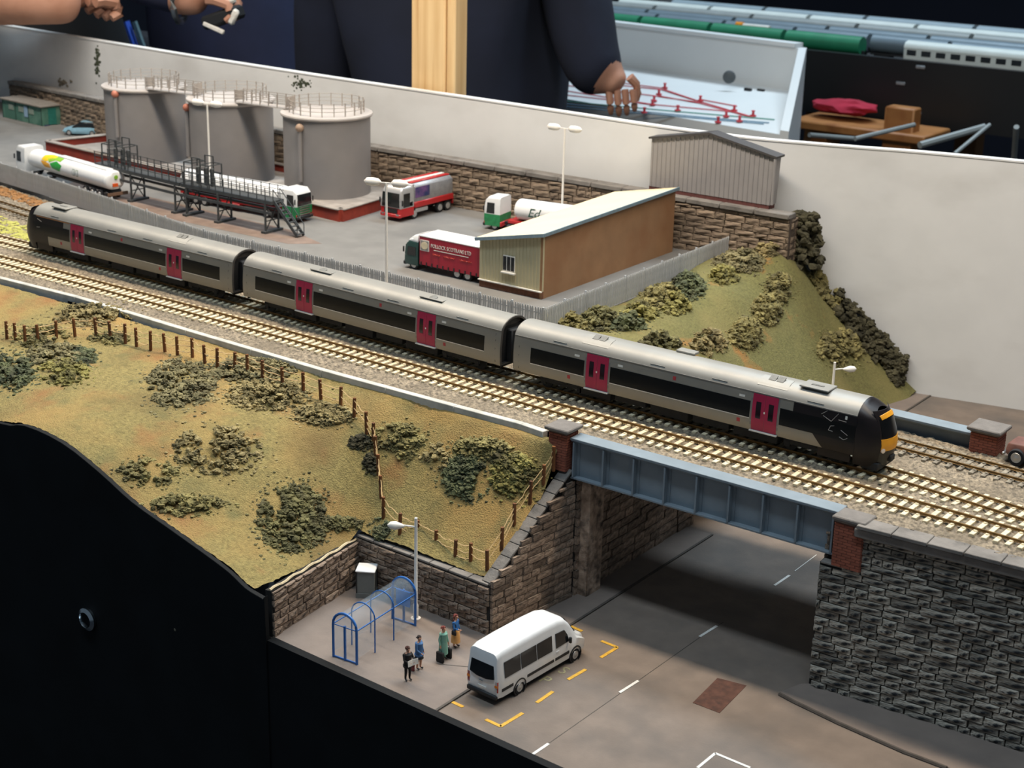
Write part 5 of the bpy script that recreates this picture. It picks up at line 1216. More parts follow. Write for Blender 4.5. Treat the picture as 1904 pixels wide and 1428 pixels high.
# ------------------------------------------------------------------ people
SKIN = mat('skin', 'b98a70', .6, var=.05); SHOE = mat('shoe_black', '1a1718', .5); HAIRB = mat('hair_brown', '4a2a22', .8); HAIRD = mat('hair_dark', '2c2220', .8); HAIRR = mat('hair_auburn', '7a3a30', .8)
def skin_mesh(name, J, E, root, sub=2):
    ks = list(J); ix = {k: i for i, k in enumerate(ks)}
    me = bpy.data.meshes.new(name); me.from_pydata([J[k][0] for k in ks], [(ix[a], ix[b]) for a, b in E], [])
    o = bpy.data.objects.new(name, me); col.objects.link(o)
    o.modifiers.new('skin', 'SKIN'); sm = o.modifiers.new('sub', 'SUBSURF'); sm.levels = sub; sm.render_levels = sub
    for k in ks:
        r = J[k][1]; sv = me.skin_vertices[0].data[ix[k]]; sv.radius = r if isinstance(r, tuple) else (r, r)
        sv.use_root = (k == root)
    dg = bpy.context.evaluated_depsgraph_get(); out = bpy.data.meshes.new_from_object(o.evaluated_get(dg)); bpy.data.objects.remove(o); bpy.data.meshes.remove(me)
    out.polygons.foreach_set('use_smooth', [True]*len(out.polygons)); return out
def paint(me, mats, fn):
    me.materials.clear()
    for q in mats: me.materials.append(q)
    for p in me.polygons: p.material_index = fn(p.center)
def figure(label, loc, rz, top, low, hair, arms, scale=1.06, skirt=None, coat=None, longhair=False, bare=False):
    t = thing('person', label, 'person', loc, rz, None, scale)
    J = {'pel': ((0, 0, .95), .15), 'sp': ((0, 0, 1.14), .135), 'ch': ((.01, 0, 1.36), .16), 'nk': ((.01, 0, 1.52), .06), 'hb': ((.02, 0, 1.6), .085), 'hd': ((.03, 0, 1.69), .105), 'ht': ((.01, 0, 1.77), .075)}
    E = [('pel', 'sp'), ('sp', 'ch'), ('ch', 'nk'), ('nk', 'hb'), ('hb', 'hd'), ('hd', 'ht')]
    for s, n in ((1, 'l'), (-1, 'r')):
        el, wr_, hn = arms[0 if s > 0 else 1]
        J.update({'sh'+n: ((0, s*.19, 1.43), .078), 'el'+n: (el, .055), 'wr'+n: (wr_, .04), 'hn'+n: (hn, .042), 'hp'+n: ((0, s*.09, .88), .11), 'kn'+n: ((.02+s*.02, s*.1, .5), .075), 'an'+n: ((-.02+s*.03, s*.1, .1), .05), 'to'+n: ((.15+s*.03, s*.12, .05), .045)})
        E += [('ch', 'sh'+n), ('sh'+n, 'el'+n), ('el'+n, 'wr'+n), ('wr'+n, 'hn'+n), ('pel', 'hp'+n), ('hp'+n, 'kn'+n), ('kn'+n, 'an'+n), ('an'+n, 'to'+n)]
    me = skin_mesh('person_body', J, E, 'pel', 1)
    hands = [Vector(a[2]) for a in arms]; wrs = [Vector(a[1]) for a in arms]
    def f(c):
        if c.z > 1.5: return 2
        for hpos, w in zip(hands, wrs):
            if (c-hpos).length < .075: return 2
        if c.z < .12: return 3
        if c.z > .93: return 0
        for w in wrs:
            if (c-w).length < .12 and abs(c.y) > .17: return 0
        return 4 if bare and c.z < .6 else 1
    paint(me, [top, low, SKIN, SHOE, SKIN], f); put('body', me, None, t)
    fmb = MB()
    for a in arms:
        d = (Vector(a[2])-Vector(a[1])).normalized(); sd = d.cross(Vector((0, 0, 1)) if abs(d.z) < .8 else Vector((1, 0, 0))).normalized(); b0 = Vector(a[2])
        for k in range(4): fmb.tube([b0+sd*(k-1.5)*.02, b0+sd*(k-1.5)*.022+d*.05, b0+sd*(k-1.5)*.02+d*.085+Vector((0, 0, -.02))], [.011, .01, .007], 5)
        fmb.tube([b0+sd*.03-d*.02, b0+sd*.055+d*.02, b0+sd*.05+d*.05], [.012, .011, .008], 5)
    fmb.obj('fingers', SKIN, t)
    hm = MB()
    for i in range(26):
        a = rng.random()*2*PI; e = rng.uniform(.1, 1.4); v_ = Vector((-.02+.1*math.cos(a)*math.cos(e), .1*math.sin(a)*math.cos(e), 1.71+.1*math.sin(e)))
        if v_.x < .07 or v_.z > 1.77: hm.ico(v_, .045, 1)
    if longhair:
        for i in range(16): hm.ico((-.07+rng.uniform(-.03, .02), rng.uniform(-.09, .09), rng.uniform(1.52, 1.72)), .05, 1)
    hm.obj('hair', hair, t)
    fc = MB().ico((.135, 0, 1.685), .022, 1); fc.obj('nose', SKIN, t)
    MB().ico((.118, .035, 1.71), .012, 1).ico((.118, -.035, 1.71), .012, 1).obj('eyes', SHOE, t)
    if skirt: MB().lathe([(.15, 1.02), (.19, .9), (.22, .65), (.24, skirt[1])], k=16).obj('skirt', skirt[0], t)
    if coat: MB().lathe([(.1, 1.5), (.2, 1.43), (.2, 1.2), (.19, 1.0), (.22, .75), (.24, coat[1])], k=16).obj('coat', coat[0], t)
    return t
P4 = [uz(*q, ROAD) for q in ((758, 1267), (779, 1246), (824, 1228), (847, 1205))]
navy = mat('cloth_blue', '3f6590', .8, var=.1); navy2 = mat('cloth_bright_blue', '2f6aa6', .8, var=.1); blk = mat('cloth_black', '191616', .8, var=.1); sea = mat('cloth_seagreen', '6f9c8a', .8, var=.1); crm = mat('cloth_cream_orange', 'cf9a5c', .8, var=.15); mar = mat('cloth_maroon', '6a2c2c', .8)
fwd_arm = [((.08, .27, 1.18), (.28, .16, 1.12), (.35, .12, 1.13)), ((.08, -.27, 1.18), (.28, -.16, 1.12), (.35, -.12, 1.13))]
dn_arm = [((-.02, .27, 1.15), (.06, .28, .92), (.08, .28, .84)), ((-.02, -.27, 1.15), (.06, -.28, .92), (.08, -.28, .84))]
a1 = figure('black suited person reading a white newspaper at the bus shelter', (P4[0][0], P4[0][1], ROAD+.06), -.25, blk, blk, HAIRB, fwd_arm, 1.07, coat=(blk, .85))
np_ = thing('newspaper', 'open white newspaper held by the black suited person', 'newspaper', (P4[0][0], P4[0][1], ROAD+.06), -.25, None, 1.07)
for s in (-1, 1): MB().add([(.40, 0, .98), (.46, s*.3, 1.0), (.42, s*.3, 1.3), (.36, 0, 1.28), (.41, 0, .98), (.47, s*.3, 1.0), (.43, s*.3, 1.3), (.37, 0, 1.28)], ((0, 1, 2, 3), (7, 6, 5, 4), (0, 4, 5, 1), (1, 5, 6, 2), (2, 6, 7, 3), (3, 7, 4, 0))).obj('newspaper_page', M_trim, np_)
figure('person in a light blue jacket and black skirt behind the newspaper reader', (P4[1][0], P4[1][1], ROAD+.06), .1, navy, blk, HAIRD, [dn_arm[0], ((.05, -.27, 1.16), (.24, -.2, 1.02), (.3, -.16, .98))], 1.07, skirt=(blk, .62), coat=(navy, .85), bare=True)
hb = thing('handbag', 'maroon handbag at the knees of the light blue jacketed person', 'handbag', (P4[1][0]-.15, P4[1][1]-.35, ROAD+.06)); MB().box((0, 0, .42), (.3, .14, .3)).obj('bag_body', mar, hb, bev=.04); MB().tube([(-.1, 0, .56), (-.07, 0, .78), (.07, 0, .78), (.1, 0, .56)], .015, 5).obj('bag_handle', mar, hb); MB().box((0, 0, .14), (.26, .12, .28)).obj('bag_foot', mar, hb, bev=.03)
figure('person in a sea green coat standing between two black suitcases', (P4[2][0], P4[2][1], ROAD+.06), -.1, sea, sea, HAIRR, dn_arm, 1.07, coat=(sea, .35))
for s, w in ((1, 'kerb side'), (-1, 'wall side')):
    c_ = thing('suitcase', 'black suitcase standing beside the sea green coated person', 'suitcase', (P4[2][0]+.06, P4[2][1]+s*.33, ROAD+.06), 0, 'suitcases of the sea green coated person')
    MB().box((0, 0, .3), (.5, .16, .6)).obj('case_body', blk, c_, bev=.05); MB().tube([(-.1, 0, .6), (-.08, 0, .72), (.08, 0, .72), (.1, 0, .6)], .015, 5).obj('case_handle', blk, c_)
figure('person in a bright blue jacket and cream orange skirt by the stone wall corner', (P4[3][0], P4[3][1], ROAD+.06), .15, navy2, crm, HAIRR, [dn_arm[0], ((.05, -.27, 1.16), (.26, -.18, 1.1), (.32, -.14, 1.1))], 1.07, skirt=(crm, .3), longhair=True, bare=True)
sb = thing('shoulder_bag', 'black shoulder bag held by the person in the bright blue jacket', 'bag', (P4[3][0]+.1, P4[3][1]-.28, ROAD+.06)); MB().box((0, 0, .98), (.3, .12, .26)).obj('bag_body', blk, sb, bev=.04); MB().tube([(-.12, 0, 1.1), (-.08, 0, 1.5), (0, .02, 1.56), (.08, 0, 1.5), (.12, 0, 1.1)], .015, 5).obj('bag_strap', blk, sb)
# ------------------------------------------------------------------ exhibition hall behind the layout
MU = 76.2      # scale units in one real metre
FLOOR = -86.0
M_far = mat('dark_hall_wall', '0e1220', .9, var=.3, vs=.02)
struct(MB().box((-60, 520, 60), (1100, 6, 300)).obj('wall_far', M_far, smooth=False), 'dark navy hall wall far behind')
struct(MB().box((-420, 250, 60), (6, 560, 300)).obj('wall_left_hall', M_far, smooth=False), 'dark navy hall wall beyond the left people')
M_ply2 = noise_mix(mat('bare_timber', 'd9b27c', .6, var=.12, vs=.35, stretch=(3, 3, .15), c2='e6c896'), 'b98a55', .5, .6, .75, stretch=(3, 3, .12))
# timber upright that carries the lighting gantry, screwed behind the backscene
w0, w1, w2 = uy(760, 175, 40.6), uy(822, 180, 40.6), uy(840, 182, 40.6)
t = thing('timber_post', 'pale timber upright rising behind the white backscene', 'post')
MB().box(((w0[0]+w1[0])/2, 42.0, 0), (w1[0]-w0[0], 2.2, 150)).obj('front_batten', M_ply2, t, bev=.15)
MB().box(((w1[0]+w2[0])/2, 42.0, 0), (w2[0]-w1[0]-.12, 1.9, 150)).obj('side_batten', M_ply2, t, bev=.15)
# ---- operators, full figures standing on the hall floor
M_navy = mat('navy_jumper', '141a2c', .9, var=.25, vs=.12, bump=.4, bs=.6); M_navy2 = mat('navy_shirt', '1b2340', .9, var=.25, vs=.1, bump=.4, bs=.6); M_jean = mat('dark_trousers', '14161c', .9, var=.2, vs=.2)
M_skin2 = mat('hand_skin', 'b9846a', .55, var=.12, vs=.25, c2='c99880', bump=.2, bs=2)
def fingers(mb, base, d, sd, up, L=6.5, r=.62, curl=.6, k0=0):
    """four fingers of unequal length and a thumb, bent at the knuckles; base is the palm end"""
    for k, f in enumerate((.92, 1.0, .94, .76)):
        o = base+sd*(k-1.5)*2.45*r
        p1 = o+d*L*.36*f-up*L*.08*curl; p2 = p1+(d*math.cos(curl)-up*math.sin(curl))*L*.3*f; p3 = p2+(d*math.cos(2*curl)-up*math.sin(2*curl))*L*.22*f
        mb.tube([o-d*L*.2, o, p1, (p1+p2)/2, p2, p3], [r*1.05, r*1.05, r, r*.92, r*.9, r*.62], 8)
    o = base-d*L*.7+sd*4.1*r
    mb.tube([o-sd*r, o+sd*r*.8+d*L*.27-up*L*.07, o+sd*r*1.1+d*L*.62-up*L*.16, o+sd*r*.5+d*L*.9-up*L*.2], [r*1.3, r*1.2, r*1.05, r*.7], 8)
def operator(label, cx, cy_, face, J, E, mats, fn, name='person'):
    t = thing('person', label, 'person')
    me = skin_mesh('operator', J, E, 'pel', 3); paint(me, mats, fn); put('body', me, None, t); return t
def body(c, face, up=0.):
    c = Vector((*c, 0)); f = Vector((math.cos(face), math.sin(face), 0)); l = Vector((-f.y, f.x, 0)); z = lambda h: Vector((0, 0, FLOOR+h*MU))
    J = {'pel': (c+z(.98), (13, 13)), 'wa': (c+z(1.12), (13.5, 13.5)), 'ch': (c+z(1.33)+f*1, (15, 15)), 'nk': (c+z(1.52)+f*2, 5), 'hb': (c+z(1.6)+f*3, 7), 'hd': (c+z(1.68)+f*3.5, 8.2), 'ht': (c+z(1.76)+f*2.5, 5.5)}
    E = [('pel', 'wa'), ('wa', 'ch'), ('ch', 'nk'), ('nk', 'hb'), ('hb', 'hd'), ('hd', 'ht')]
    for s, n in ((1, 'l'), (-1, 'r')):
        J.update({'hp'+n: (c+z(.9)+l*s*7.5, 9), 'kn'+n: (c+z(.5)+l*s*8, 6), 'an'+n: (c+z(.09)+l*s*8, 4.2), 'to'+n: (c+z(.04)+l*s*8.5+f*12, 3.6)})
        E += [('pel', 'hp'+n), ('hp'+n, 'kn'+n), ('kn'+n, 'an'+n), ('an'+n, 'to'+n)]
    return J, E, c, f, l, z
def finish(J, E, arms, label, top, hand_r=3.2, bare=False):
    for n, pts in arms.items():
        pr_ = 'ch'
        for i, (q, r) in enumerate(pts): J[n+str(i)] = (Vector(q), r); E.append((pr_, n+str(i))); pr_ = n+str(i)
    J = {k: (tuple(v[0]), v[1]) for k, v in J.items()}
    wr_ = [(Vector(p[-2][0]), Vector(p[-1][0]), Vector(p[-3][0])) for p in arms.values()]
    def fn(c):
        if c.z > FLOOR+1.5*MU: return 2
        for w, h, el in wr_:
            d = (h-w).normalized(); k = (c-w).dot(d)
            if k > -.5 and k < 9 and (c-w-d*k).length < 4.2: return 2
        return 0 if c.z > FLOOR+.97*MU else 1
    t = operator(label, 0, 0, 0, J, E, [top, M_jean, M_skin2], fn)
    return t
# right operator leaning to the control panel
cR = ud(868, 150, 192)
J, E, c, f, l, z = body((cR[0], cR[1]), math.radians(60))
for k in ('pel', 'wa', 'ch'): J[k] = (J[k][0], (11.5, 11.5))
hand = Vector(ud(1156, 163, 185)); elb = Vector(ud(1098, 120, 186)); shl = Vector(ud(1040, -150, 190)); wri = Vector(ud(1140, 150, 185.5))
sl2 = c+z(1.42)+Vector((-RGT[0]*15, -RGT[1]*15, 0))
arms = {'R': [(shl, 6.0), (lerp(shl, elb, .5), 4.6), (elb, 4.0), (lerp(elb, wri, .6), 3.4), (wri, 1.7), (hand, 1.5)],
        'L': [(sl2, 6.0), (sl2+Vector((-4, 2, -20)), 4.2), (sl2+Vector((-3, 4, -36)), 3.4), (sl2+Vector((-2, 7, -44)), 2.4), (sl2+Vector((-2, 8, -49)), 2.6)]}
oR = finish(J, E, arms, 'person in a dark navy jumper reaching to the white control panel', M_navy)
fm = MB(); d_ = (hand-wri).normalized(); fingers(fm, hand+Vector((0, 0, -.8)), Vector((.12, .1, -1)).normalized(), Vector(RGT).normalized()*.9, Vector(FWD)*-1, 2.9, .42, .45); fm.obj('hand_fingers', M_skin2, oR)
hm = MB().ico(c+z(1.70)+f*1.5, 9.2, 3, (1, 1, 1), .1); hm.obj('hair', HAIRD, oR)
# left operator with bare forearm and wristband
cL = ud(480, 130, 214)
J, E, c, f, l, z = body((cL[0], cL[1]), math.radians(-100))
for k in ('pel', 'wa', 'ch'): J[k] = (J[k][0], (11, 11))
h2 = Vector(ud(392, -6, 183)); w2_ = Vector(ud(330, -10, 184)); e2 = Vector(ud(200, -75, 190)); sh2 = c+z(1.42)+Vector((-RGT[0]*17, -RGT[1]*17, 0))
arms = {'A': [(sh2, 6.5), (lerp(sh2, e2, .6), 4.8), (e2, 4.0), (w2_, 2.4), (h2, 2.5)]}
oL = finish(J, E, arms, 'person in a navy shirt holding a small tool over the backscene', M_navy2)
fm = MB(); d_ = (h2-w2_).normalized(); fingers(fm, h2+d_*1.0, d_, Vector((0, 0, 1)).cross(d_).normalized(), Vector((0, 0, 1)), 4.6, .62, 1.25); fm.obj('hand_fingers', M_skin2, oL)
MB().ico(c+z(1.70)-f*1.0, 9.2, 3, (1, 1, 1), .1).obj('hair', HAIRB, oL)
# another person beyond the left edge, only the bare forearm and fist reach into the view
cT = ud(70, 60, 228)
J, E, c, f, l, z = body((cT[0], cT[1]), math.radians(-60))
fist = Vector(ud(150, -4, 186)); wr1 = Vector(ud(95, -2, 184.5)); el1 = Vector(ud(-95, -24, 192)); sh1 = c+z(1.42)+Vector((-RGT[0]*15, -RGT[1]*15, 0))
for k in ('pel', 'wa', 'ch'): J[k] = (J[k][0], (11.5, 11.5))
arms = {'A': [(sh1, 6.8), (lerp(sh1, el1, .55)+Vector((0, 0, -5)), 5.0), (el1, 4.3), (lerp(el1, wr1, .5), 3.9), (wr1, 2.9), (fist, 3.2)]}
M_blk2 = mat('black_jacket', '0f1216', .8, var=.2, vs=.2)
def finish_bare():
    a_ = arms['A']
    for i, (q, r) in enumerate(a_): J['A'+str(i)] = (Vector(q), r); E.append(('ch' if i == 0 else 'A'+str(i-1), 'A'+str(i)))
    J2 = {k: (tuple(v_[0]), v_[1]) for k, v_ in J.items()}; dd = (wr1-el1).normalized()
    fn = lambda q: 2 if q.z > FLOOR+1.5*MU or ((q-el1).dot(dd) > 0 and (q-el1-dd*(q-el1).dot(dd)).length < 7 and (q-el1).length < 24) else (0 if q.z > FLOOR+.97*MU else 1)
    return operator('person mostly out of view whose bare forearm hangs over the backscene', 0, 0, 0, J2, E, [M_blk2, M_jean, M_skin2], fn)
oT = finish_bare()
fm = MB(); d2_ = (fist-wr1).normalized(); fingers(fm, fist+d2_*1.2, (d2_+Vector((0, 0, .1))).normalized(), Vector((0, 0, 1)).cross(d2_).normalized(), Vector((0, 0, 1)), 4.6, .75, 1.35); fm.obj('hand_fingers', M_skin2, oT)
MB().ico(c+z(1.70)-f*1.0, 9.2, 3, (1, 1, 1), .1).obj('hair', HAIRD, oT)
tg = Vector(ud(334, -8, 183.9)); br_ = MB(); ring_n = d_
pts = [tg+Vector((0, 0, 1)).cross(d_).normalized()*2.9*math.cos(2*PI*k/16)+Vector((0, 0, 1))*2.9*math.sin(2*PI*k/16) for k in range(17)]
tag(br_.tube(pts, .38, 6).obj('bracelet', M_chr), 'silver bracelet on the wrist holding the small tool', 'bracelet')
tl = thing('hand_tool', 'black hand controller with white edges held over the backscene', 'tool', Vector(ud(415, 32, 181.5)), math.radians(20))
MB().box((0, 0, 0), (4.6, 2.2, 1.5), m=Matrix.Rotation(-.35, 3, 'Y')).obj('tool_body', M_blk2, tl, bev=.3); MB().box((-.7, -1.0, -1.1), (2.6, .4, .5), m=Matrix.Rotation(.35, 3, 'Y')).obj('tool_edge', M_trim, tl, bev=.1); MB().box((1.7, -.9, .2), (.8, .6, 1.8), m=Matrix.Rotation(.5, 3, 'Y')).obj('tool_clip', M_trim, tl, bev=.2); MB().box((.2, -.4, 1.9), (3.0, 1.2, .9)).obj('tool_top', M_trim, tl, bev=.3)
# coloured straps of a bag hanging behind
bgp = Vector(ud(230, 75, 250)); bag = thing('bag', 'dark bag with red and blue straps hanging behind the backscene', 'bag')
MB().box(bgp+Vector((0, 2, -14)), (22, 8, 30)).obj('bag_body', mat('dark_bag', '14161d', .8), bag, bev=1.5)
for k, (px, cl, w) in enumerate(((202, 'b0203a', 1.7), (222, '4a4a50', 1.2), (240, '2a4fb0', 1.7), (256, '5f7a80', .8))):
    a, b = Vector(ud(px-6, 40, 243)), Vector(ud(px+10, 86, 243)); MB().bar(a, b+(b-a)*.6, w, .5).obj('strap', mat('strap_%s' % cl, cl, .7), bag)
# ---- control panel desk
zs = uz(1440, 248, 0.); 
zF = ud(1450, 250, 186)[2]
FRc = Vector(uz(1450, 250, zF)); BRc = Vector(uz(1478, 170, zF+1.5)); dirL = (Vector(uz(1060, 110, zF+1.5))-BRc).normalized(); dirL.z = 0
Ld = 40; FLc = FRc+dirL*Ld; BLc = BRc+dirL*Ld; ztop = uh(BRc, 1490, 90)
M_pan2 = mat('panel_upright_white', 'd0d3d2', .6, var=.03, vs=.1)
pn = thing('control_panel', 'white sloping control desk with red and blue track diagram', 'control panel')
dn = Vector((0, 0, -3))
MB().add([FRc, FLc, BLc, BRc, FRc+dn, FLc+dn, BLc+dn, BRc+dn], ((0, 1, 2, 3), (7, 6, 5, 4), (0, 4, 5, 1), (1, 5, 6, 2), (2, 6, 7, 3), (3, 7, 4, 0))).obj('desk_top', M_pan2, pn, smooth=False)
nb = (BRc-FRc); nb.z = 0; nb.normalize()
Bt, Lt = BRc.copy(), BLc.copy(); Bt.z = Lt.z = ztop
vs = [BRc+dn, BLc+dn, Lt, Bt]; vs += [q+nb*1.6 for q in vs]
MB().add(vs, ((0, 1, 2, 3), (7, 6, 5, 4), (0, 4, 5, 1), (1, 5, 6, 2), (2, 6, 7, 3), (3, 7, 4, 0))).obj('upright_back', M_pan2, pn, smooth=False)
ck = -dirL*1.2; vs = [FRc+dn*3, BRc+dn*3+nb*1.6, Bt+nb*1.6, Bt, FRc+Vector((0, 0, .5))]; vs += [q+ck for q in vs]
MB().add(vs, ((0, 1, 2, 3, 4), (9, 8, 7, 6, 5), (0, 5, 6, 1), (1, 6, 7, 2), (2, 7, 8, 3), (3, 8, 9, 4), (4, 9, 5, 0))).obj('side_cheek', M_pan2, pn, smooth=False)
MB().bar(Bt+Vector((0, 0, .3))+nb*.8, Lt+Vector((0, 0, .3))+nb*.8, 1.9, .5).obj('top_trim', M_pan2, pn)
sp_ = Vector(ud(1356, 143, 1)); 
def on_back(px, py):
    d = Vector(ray(px, py)); o = Vector(CAMP); t = (BRc-o).dot(nb)/d.dot(nb); return o+d*t-nb*.1
def on_desk(px, py):
    n = (FLc-FRc).cross(BRc-FRc).normalized(); d = Vector(ray(px, py)); o = Vector(CAMP); t = (FRc-o).dot(n)/d.dot(n); return o+d*t+n*.12*(1 if n.z > 0 else -1)
MB().lathe([(0, .5), (.5, .5), (.8, .3), (.85, 0)], on_back(1356, 143), -nb, 18).obj('loudspeaker', mat('speaker_grey', '4a5052', .6), pn)
for px, py in ((1391, 166), (1415, 168)): MB().box(on_back(px, py), (1.0, .4, .35), rz=math.atan2(dirL.y, dirL.x)).obj('socket', M_vblack, pn)
M_wr = mat('diagram_red', 'c0404a', .5); M_wb = mat('diagram_blue', '5a7f98', .5); M_wg = mat('diagram_green', '3f8a78', .5)
for pts, mt in (([(1050, 150), (1230, 168), (1300, 190)], M_wr), ([(1050, 160), (1220, 180), (1300, 192)], M_wr), ([(1050, 170), (1215, 196), (1360, 209)], M_wr), ([(1235, 168), (1300, 190), (1395, 218)], M_wr), ([(1225, 180), (1300, 193), (1400, 220)], M_wr), ([(1050, 142), (1236, 166)], M_wr), ([(1050, 178), (1215, 196)], M_wr), ([(1050, 190), (1260, 209), (1440, 224)], M_wg), ([(1050, 200), (1200, 213), (1420, 232)], M_wb), ([(1050, 195), (1330, 222), (1430, 230)], M_wb), ([(1300, 186), (1370, 199)], M_wr)):
    mb = MB(); P_ = [on_desk(*q) for q in pts]
    for a, b in zip(P_, P_[1:]): mb.bar(a, b, .16, .1)
    mb.obj('diagram_line', mt, pn)
for px, py in ((1236, 166), (1225, 178), (1216, 190), (1213, 197), (1302, 190), (1365, 208), (1400, 218), (1260, 208), (1335, 230), (1350, 219), (1375, 228), (1198, 212), (1048, 144)):
    q = on_desk(px, py); k = MB().lathe([(.4, 0), (.4, .15), (.18, .2), (.15, .5), (.26, .68), (0, .75)], q, (0, 0, 1), 10).obj('switch_knob', M_wr, pn)
for k in (0, 1):
    q = lerp(FRc, FLc, .1+.75*k)+nb*6; MB().box((q.x, q.y, (FLOOR+zF-3)/2), (3, 3, zF-3-FLOOR)).obj('desk_leg', M_vblack, pn)
# ---- black board of the next layout with stored trains on it
TL = Vector(ud(1492, 92, 238)); zb_ = TL.z; TR = Vector(uz(1904, 134, zb_)); dx = (TR-TL).normalized(); dx.z = 0; dx.normalize(); dy = Vector((-dx.y, dx.x, 0))
if dy.dot(Vector(FWD)) < 0: dy = -dy
zlow = uh(TL, 1492, 206)
o0 = TL-dx*70; LB = (TR-TL).length+110
ang = math.atan2(dx.y, dx.x)
sd_ = thing('storage_layout', 'black fronted storage layout board behind the backscene', 'layout board')
cc = o0+dx*LB/2
MB().box((cc.x+dy.x*.6, cc.y+dy.y*.6, (zb_+zlow)/2), (LB, 1.2, zb_-zlow), rz=ang).obj('front_board', mat('black_board', '111315', .45, var=.3, vs=.1), sd_, smooth=False)
MB().box((cc.x+dy.x*36, cc.y+dy.y*36, zb_-2.2), (LB, 70, 1.0), rz=ang).obj('baseboard', mat('storage_base', '2e2f30', .8, var=.2, vs=.2), sd_, smooth=False)
for fx_ in (.15, .5, .9):
    for fy_ in (6, 66): q = o0+dx*LB*fx_+dy*fy_; MB().box((q.x, q.y, (FLOOR+zb_-3)/2), (4, 4, zb_-3-FLOOR), rz=ang).obj('board_leg', mat('timber_leg', '8a6038', .7), sd_)
M_scuff = mat('scuffed_metal', '8a8f92', .5, .3)
for px, py in ((1675, 155), (1712, 125), (1705, 210)):
    d = Vector(ray(px, py)); t_ = (TL-Vector(CAMP)).dot(dy)/d.dot(dy); q = Vector(CAMP)+d*t_; MB().box(q-dy*.1, (1.4, .2, .5), rz=ang).obj('bracket', M_scuff, sd_, bev=.1)
def stock(label, cat, u, v, L, body, roof, kind, group):
    q = o0+dx*u+dy*v; t = thing('model_'+kind, label, cat, (q.x, q.y, zb_-1.2), ang, group)
    if kind == 'coach':
        MB().box((0, 0, 1.75), (L-.4, 2.6, 1.9)).obj('coach_body', body, t, bev=.1)
        MB().loft([[(s*(L-.4)/2, y, z_) for y, z_ in ((-1.35, 2.6), (-1.25, 3.0), (-.9, 3.35), (0, 3.55), (.9, 3.35), (1.25, 3.0), (1.35, 2.6))] for s in (-1, 1)]).obj('coach_roof', roof, t)
        n = max(2, int(L/2.2))
        for k in range(n): MB().box((lerp(-L/2+1.4, L/2-1.4, k/(n-1)), -1.31, 2.0), (L/n*.62, .06, .75)).obj('coach_window', M_vglass, t)
    else:
        MB().loft([[(s*(L-.5)/2, 1.35*math.cos(a)*1.0, 2.1+1.3*math.sin(a)) for a in np.linspace(0, 2*PI, 17)[:-1]] for s in (-1, 1)]).obj('wagon_barrel', body, t)
        MB().box((0, 0, .75), (L-.6, 2.0, .3)).obj('wagon_frame', M_vblack, t)
    for s in (-1, 1):
        MB().box((s*L*.33, 0, .55), (2.4, 1.9, .7)).obj('bogie', M_under, t, bev=.05)
        MB().box((s*(L/2-.12), 0, 1.2), (.3, .5, .5)).obj('coupling', M_under, t)
    return t
M_gw = mat('wagon_green', '1d7a55', .5, var=.1, vs=.4); M_gb = mat('wagon_bluegrey', '6c7b84', .45, .2, var=.08, vs=.3); M_gg = mat('wagon_grey', '8d9290', .5, .1, var=.08, vs=.3); M_cw = mat('coach_white', 'c9cfc9', .5, var=.06, vs=.3); M_cl = mat('coach_pale_blue', '8c9ba2', .5, var=.08, vs=.3)
uR = (TL-o0).length
u = uR-36
for k in range(4): stock('green barrel wagon at the end of the storage row nearest the white desk' if k == 3 else 'green barrel wagon in the front storage row', 'wagon', u, 3.4, 12.4, M_gw, None, 'wagon', 'green wagons in the front storage row'); u += 12.6
for k in range(3): stock('white model coach in the front storage row beside the black board', 'coach', u+10, 3.4, 20, M_cw, M_cw, 'coach', 'white coaches in the front storage row'); u += 20.3
for r_, (v_, L_, mt, nm, gp) in enumerate(((8.2, 12, M_gb, 'blue grey barrel wagon in the second storage row', 'blue grey wagons in the second storage row'), (13.4, 16, M_gb, 'blue grey barrel wagon in the third storage row', 'blue grey wagons in the third storage row'))):
    u = uR-48+r_*5
    while u < LB-4: stock(nm, 'wagon', u, v_, L_, mt, None, 'wagon', gp); u += L_+.2
for r_, (v_, a, b, nm, gp) in enumerate(((19, M_cw, M_gg, 'white model coach with grey roof in the fourth storage row', 'coaches in the fourth storage row'), (25, M_cl, M_cw, 'pale blue model coach in the fifth storage row', 'coaches in the fifth storage row'), (31, M_cw, M_cl, 'white model coach with pale blue roof in the back storage row', 'coaches in the back storage row'))):
    u = uR-46+r_*7
    while u < LB-8: stock(nm, 'coach', u, v_, 18, a, b, 'coach', gp); u += 18.3
q = o0+dx*(uR-13)+dy*5.6
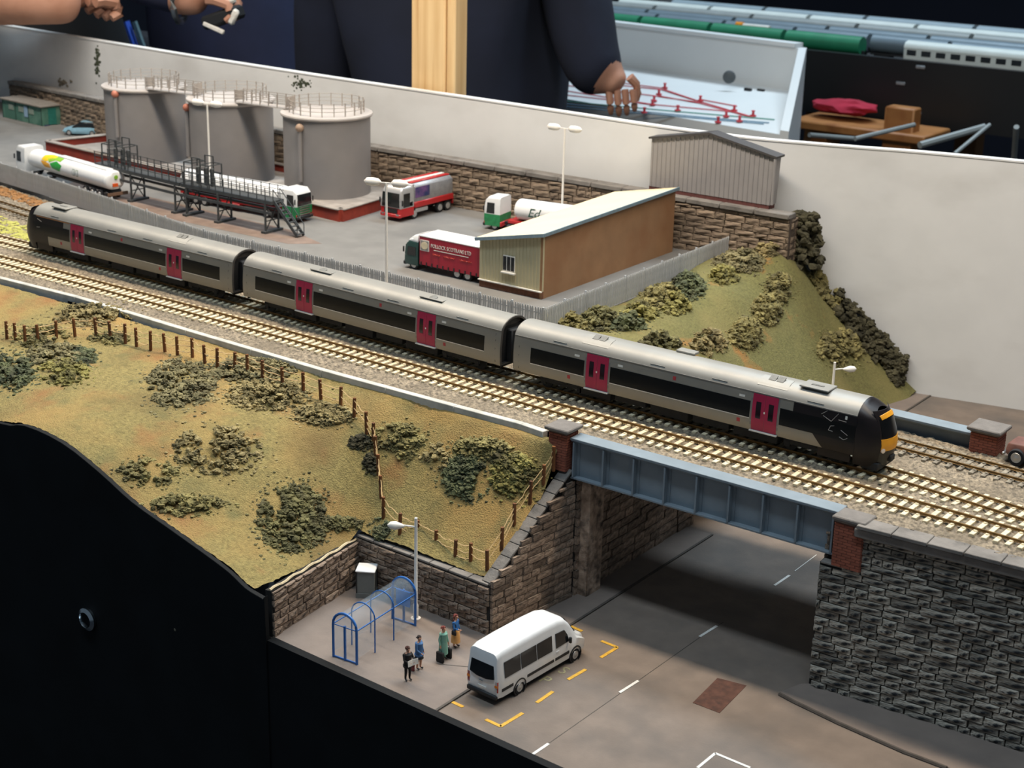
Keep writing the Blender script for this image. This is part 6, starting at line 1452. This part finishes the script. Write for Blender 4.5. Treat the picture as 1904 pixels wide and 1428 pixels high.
pen = thing('marker_pen', 'white marker with an orange cap lying among the storage wagons', 'pen', (q.x, q.y, zb_+1.9), ang); MB().cyl((0, 0, 0), (4.5, 0, 0), .4, k=10).obj('pen_barrel', M_trim, pen); MB().cyl((-1.2, 0, 0), (0, 0, 0), .55, k=10).obj('pen_cap', mat('orange_cap', 'e08a1c', .4), pen)
# ---- clutter under the black board
def clutter(name, label, cat, px, py, D, dims, rz, material, bev=.3, m=None):
    q = Vector(ud(px, py, D)); t = MB().box((0, 0, 0), dims, rz, m).obj(name, material, None, bev=bev, loc=q); return tag(t, label, cat)
M_tim = noise_mix(mat('varnished_timber', 'a06a38', .5, var=.15, vs=.3, stretch=(.3, 2, 2)), '8a5428', .3, .5, .7)
sh_ = thing('timber_trestle', 'brown timber trestle shelf under the black storage board', 'trestle')
qs = Vector(ud(1615, 238, 226)); MB().box(qs, (20, 9, 1.2), rz=ang).obj('shelf_plank', M_tim, sh_, bev=.2)
ql = Vector(ud(1676, 240, 222)); MB().box((ql.x, ql.y, (FLOOR+ql.z+3)/2), (4.2, 2.5, ql.z+3-FLOOR), rz=ang).obj('trestle_leg', M_tim, sh_, bev=.2)
q3 = Vector(ud(1530, 238, 228)); MB().box((q3.x, q3.y, (FLOOR+q3.z)/2), (2.5, 2.5, q3.z-FLOOR-.5), rz=ang).obj('trestle_leg', M_tim, sh_, bev=.2)
qc = qs+Vector((-4.5, 1.5, 2.25)); mb = MB(); mb.ico((0, 0, 0), 3.6, 3, (1.25, .7, .3), .35); tag(mb.obj('folded_cloth', mat('red_cloth', 'a01c34', .9, var=.2, vs=.3), loc=qc), 'red folded cloth on the timber trestle shelf', 'cloth')
ms = thing('folding_stand', 'grey metal folding stand legs under the black storage board', 'stand')
for (a, b, r) in (((1505, 251), (1590, 258), .3), ((1590, 258), (1700, 232), .3), ((1710, 270), (1830, 236), .45), ((1775, 286), (1840, 232), .25), ((1890, 236), (1885, 300), .35)):
    A_, B_ = Vector(ud(*a, 205)), Vector(ud(*b, 212)); MB().tube([A_, B_], r, 8).obj('stand_tube', M_gg, ms)
lo = Vector(ud(1885, 300, 212)); MB().box((lo.x, lo.y, (FLOOR+lo.z)/2), (1.4, 1.4, lo.z-FLOOR), rz=ang).obj('stand_foot', M_gg, ms)
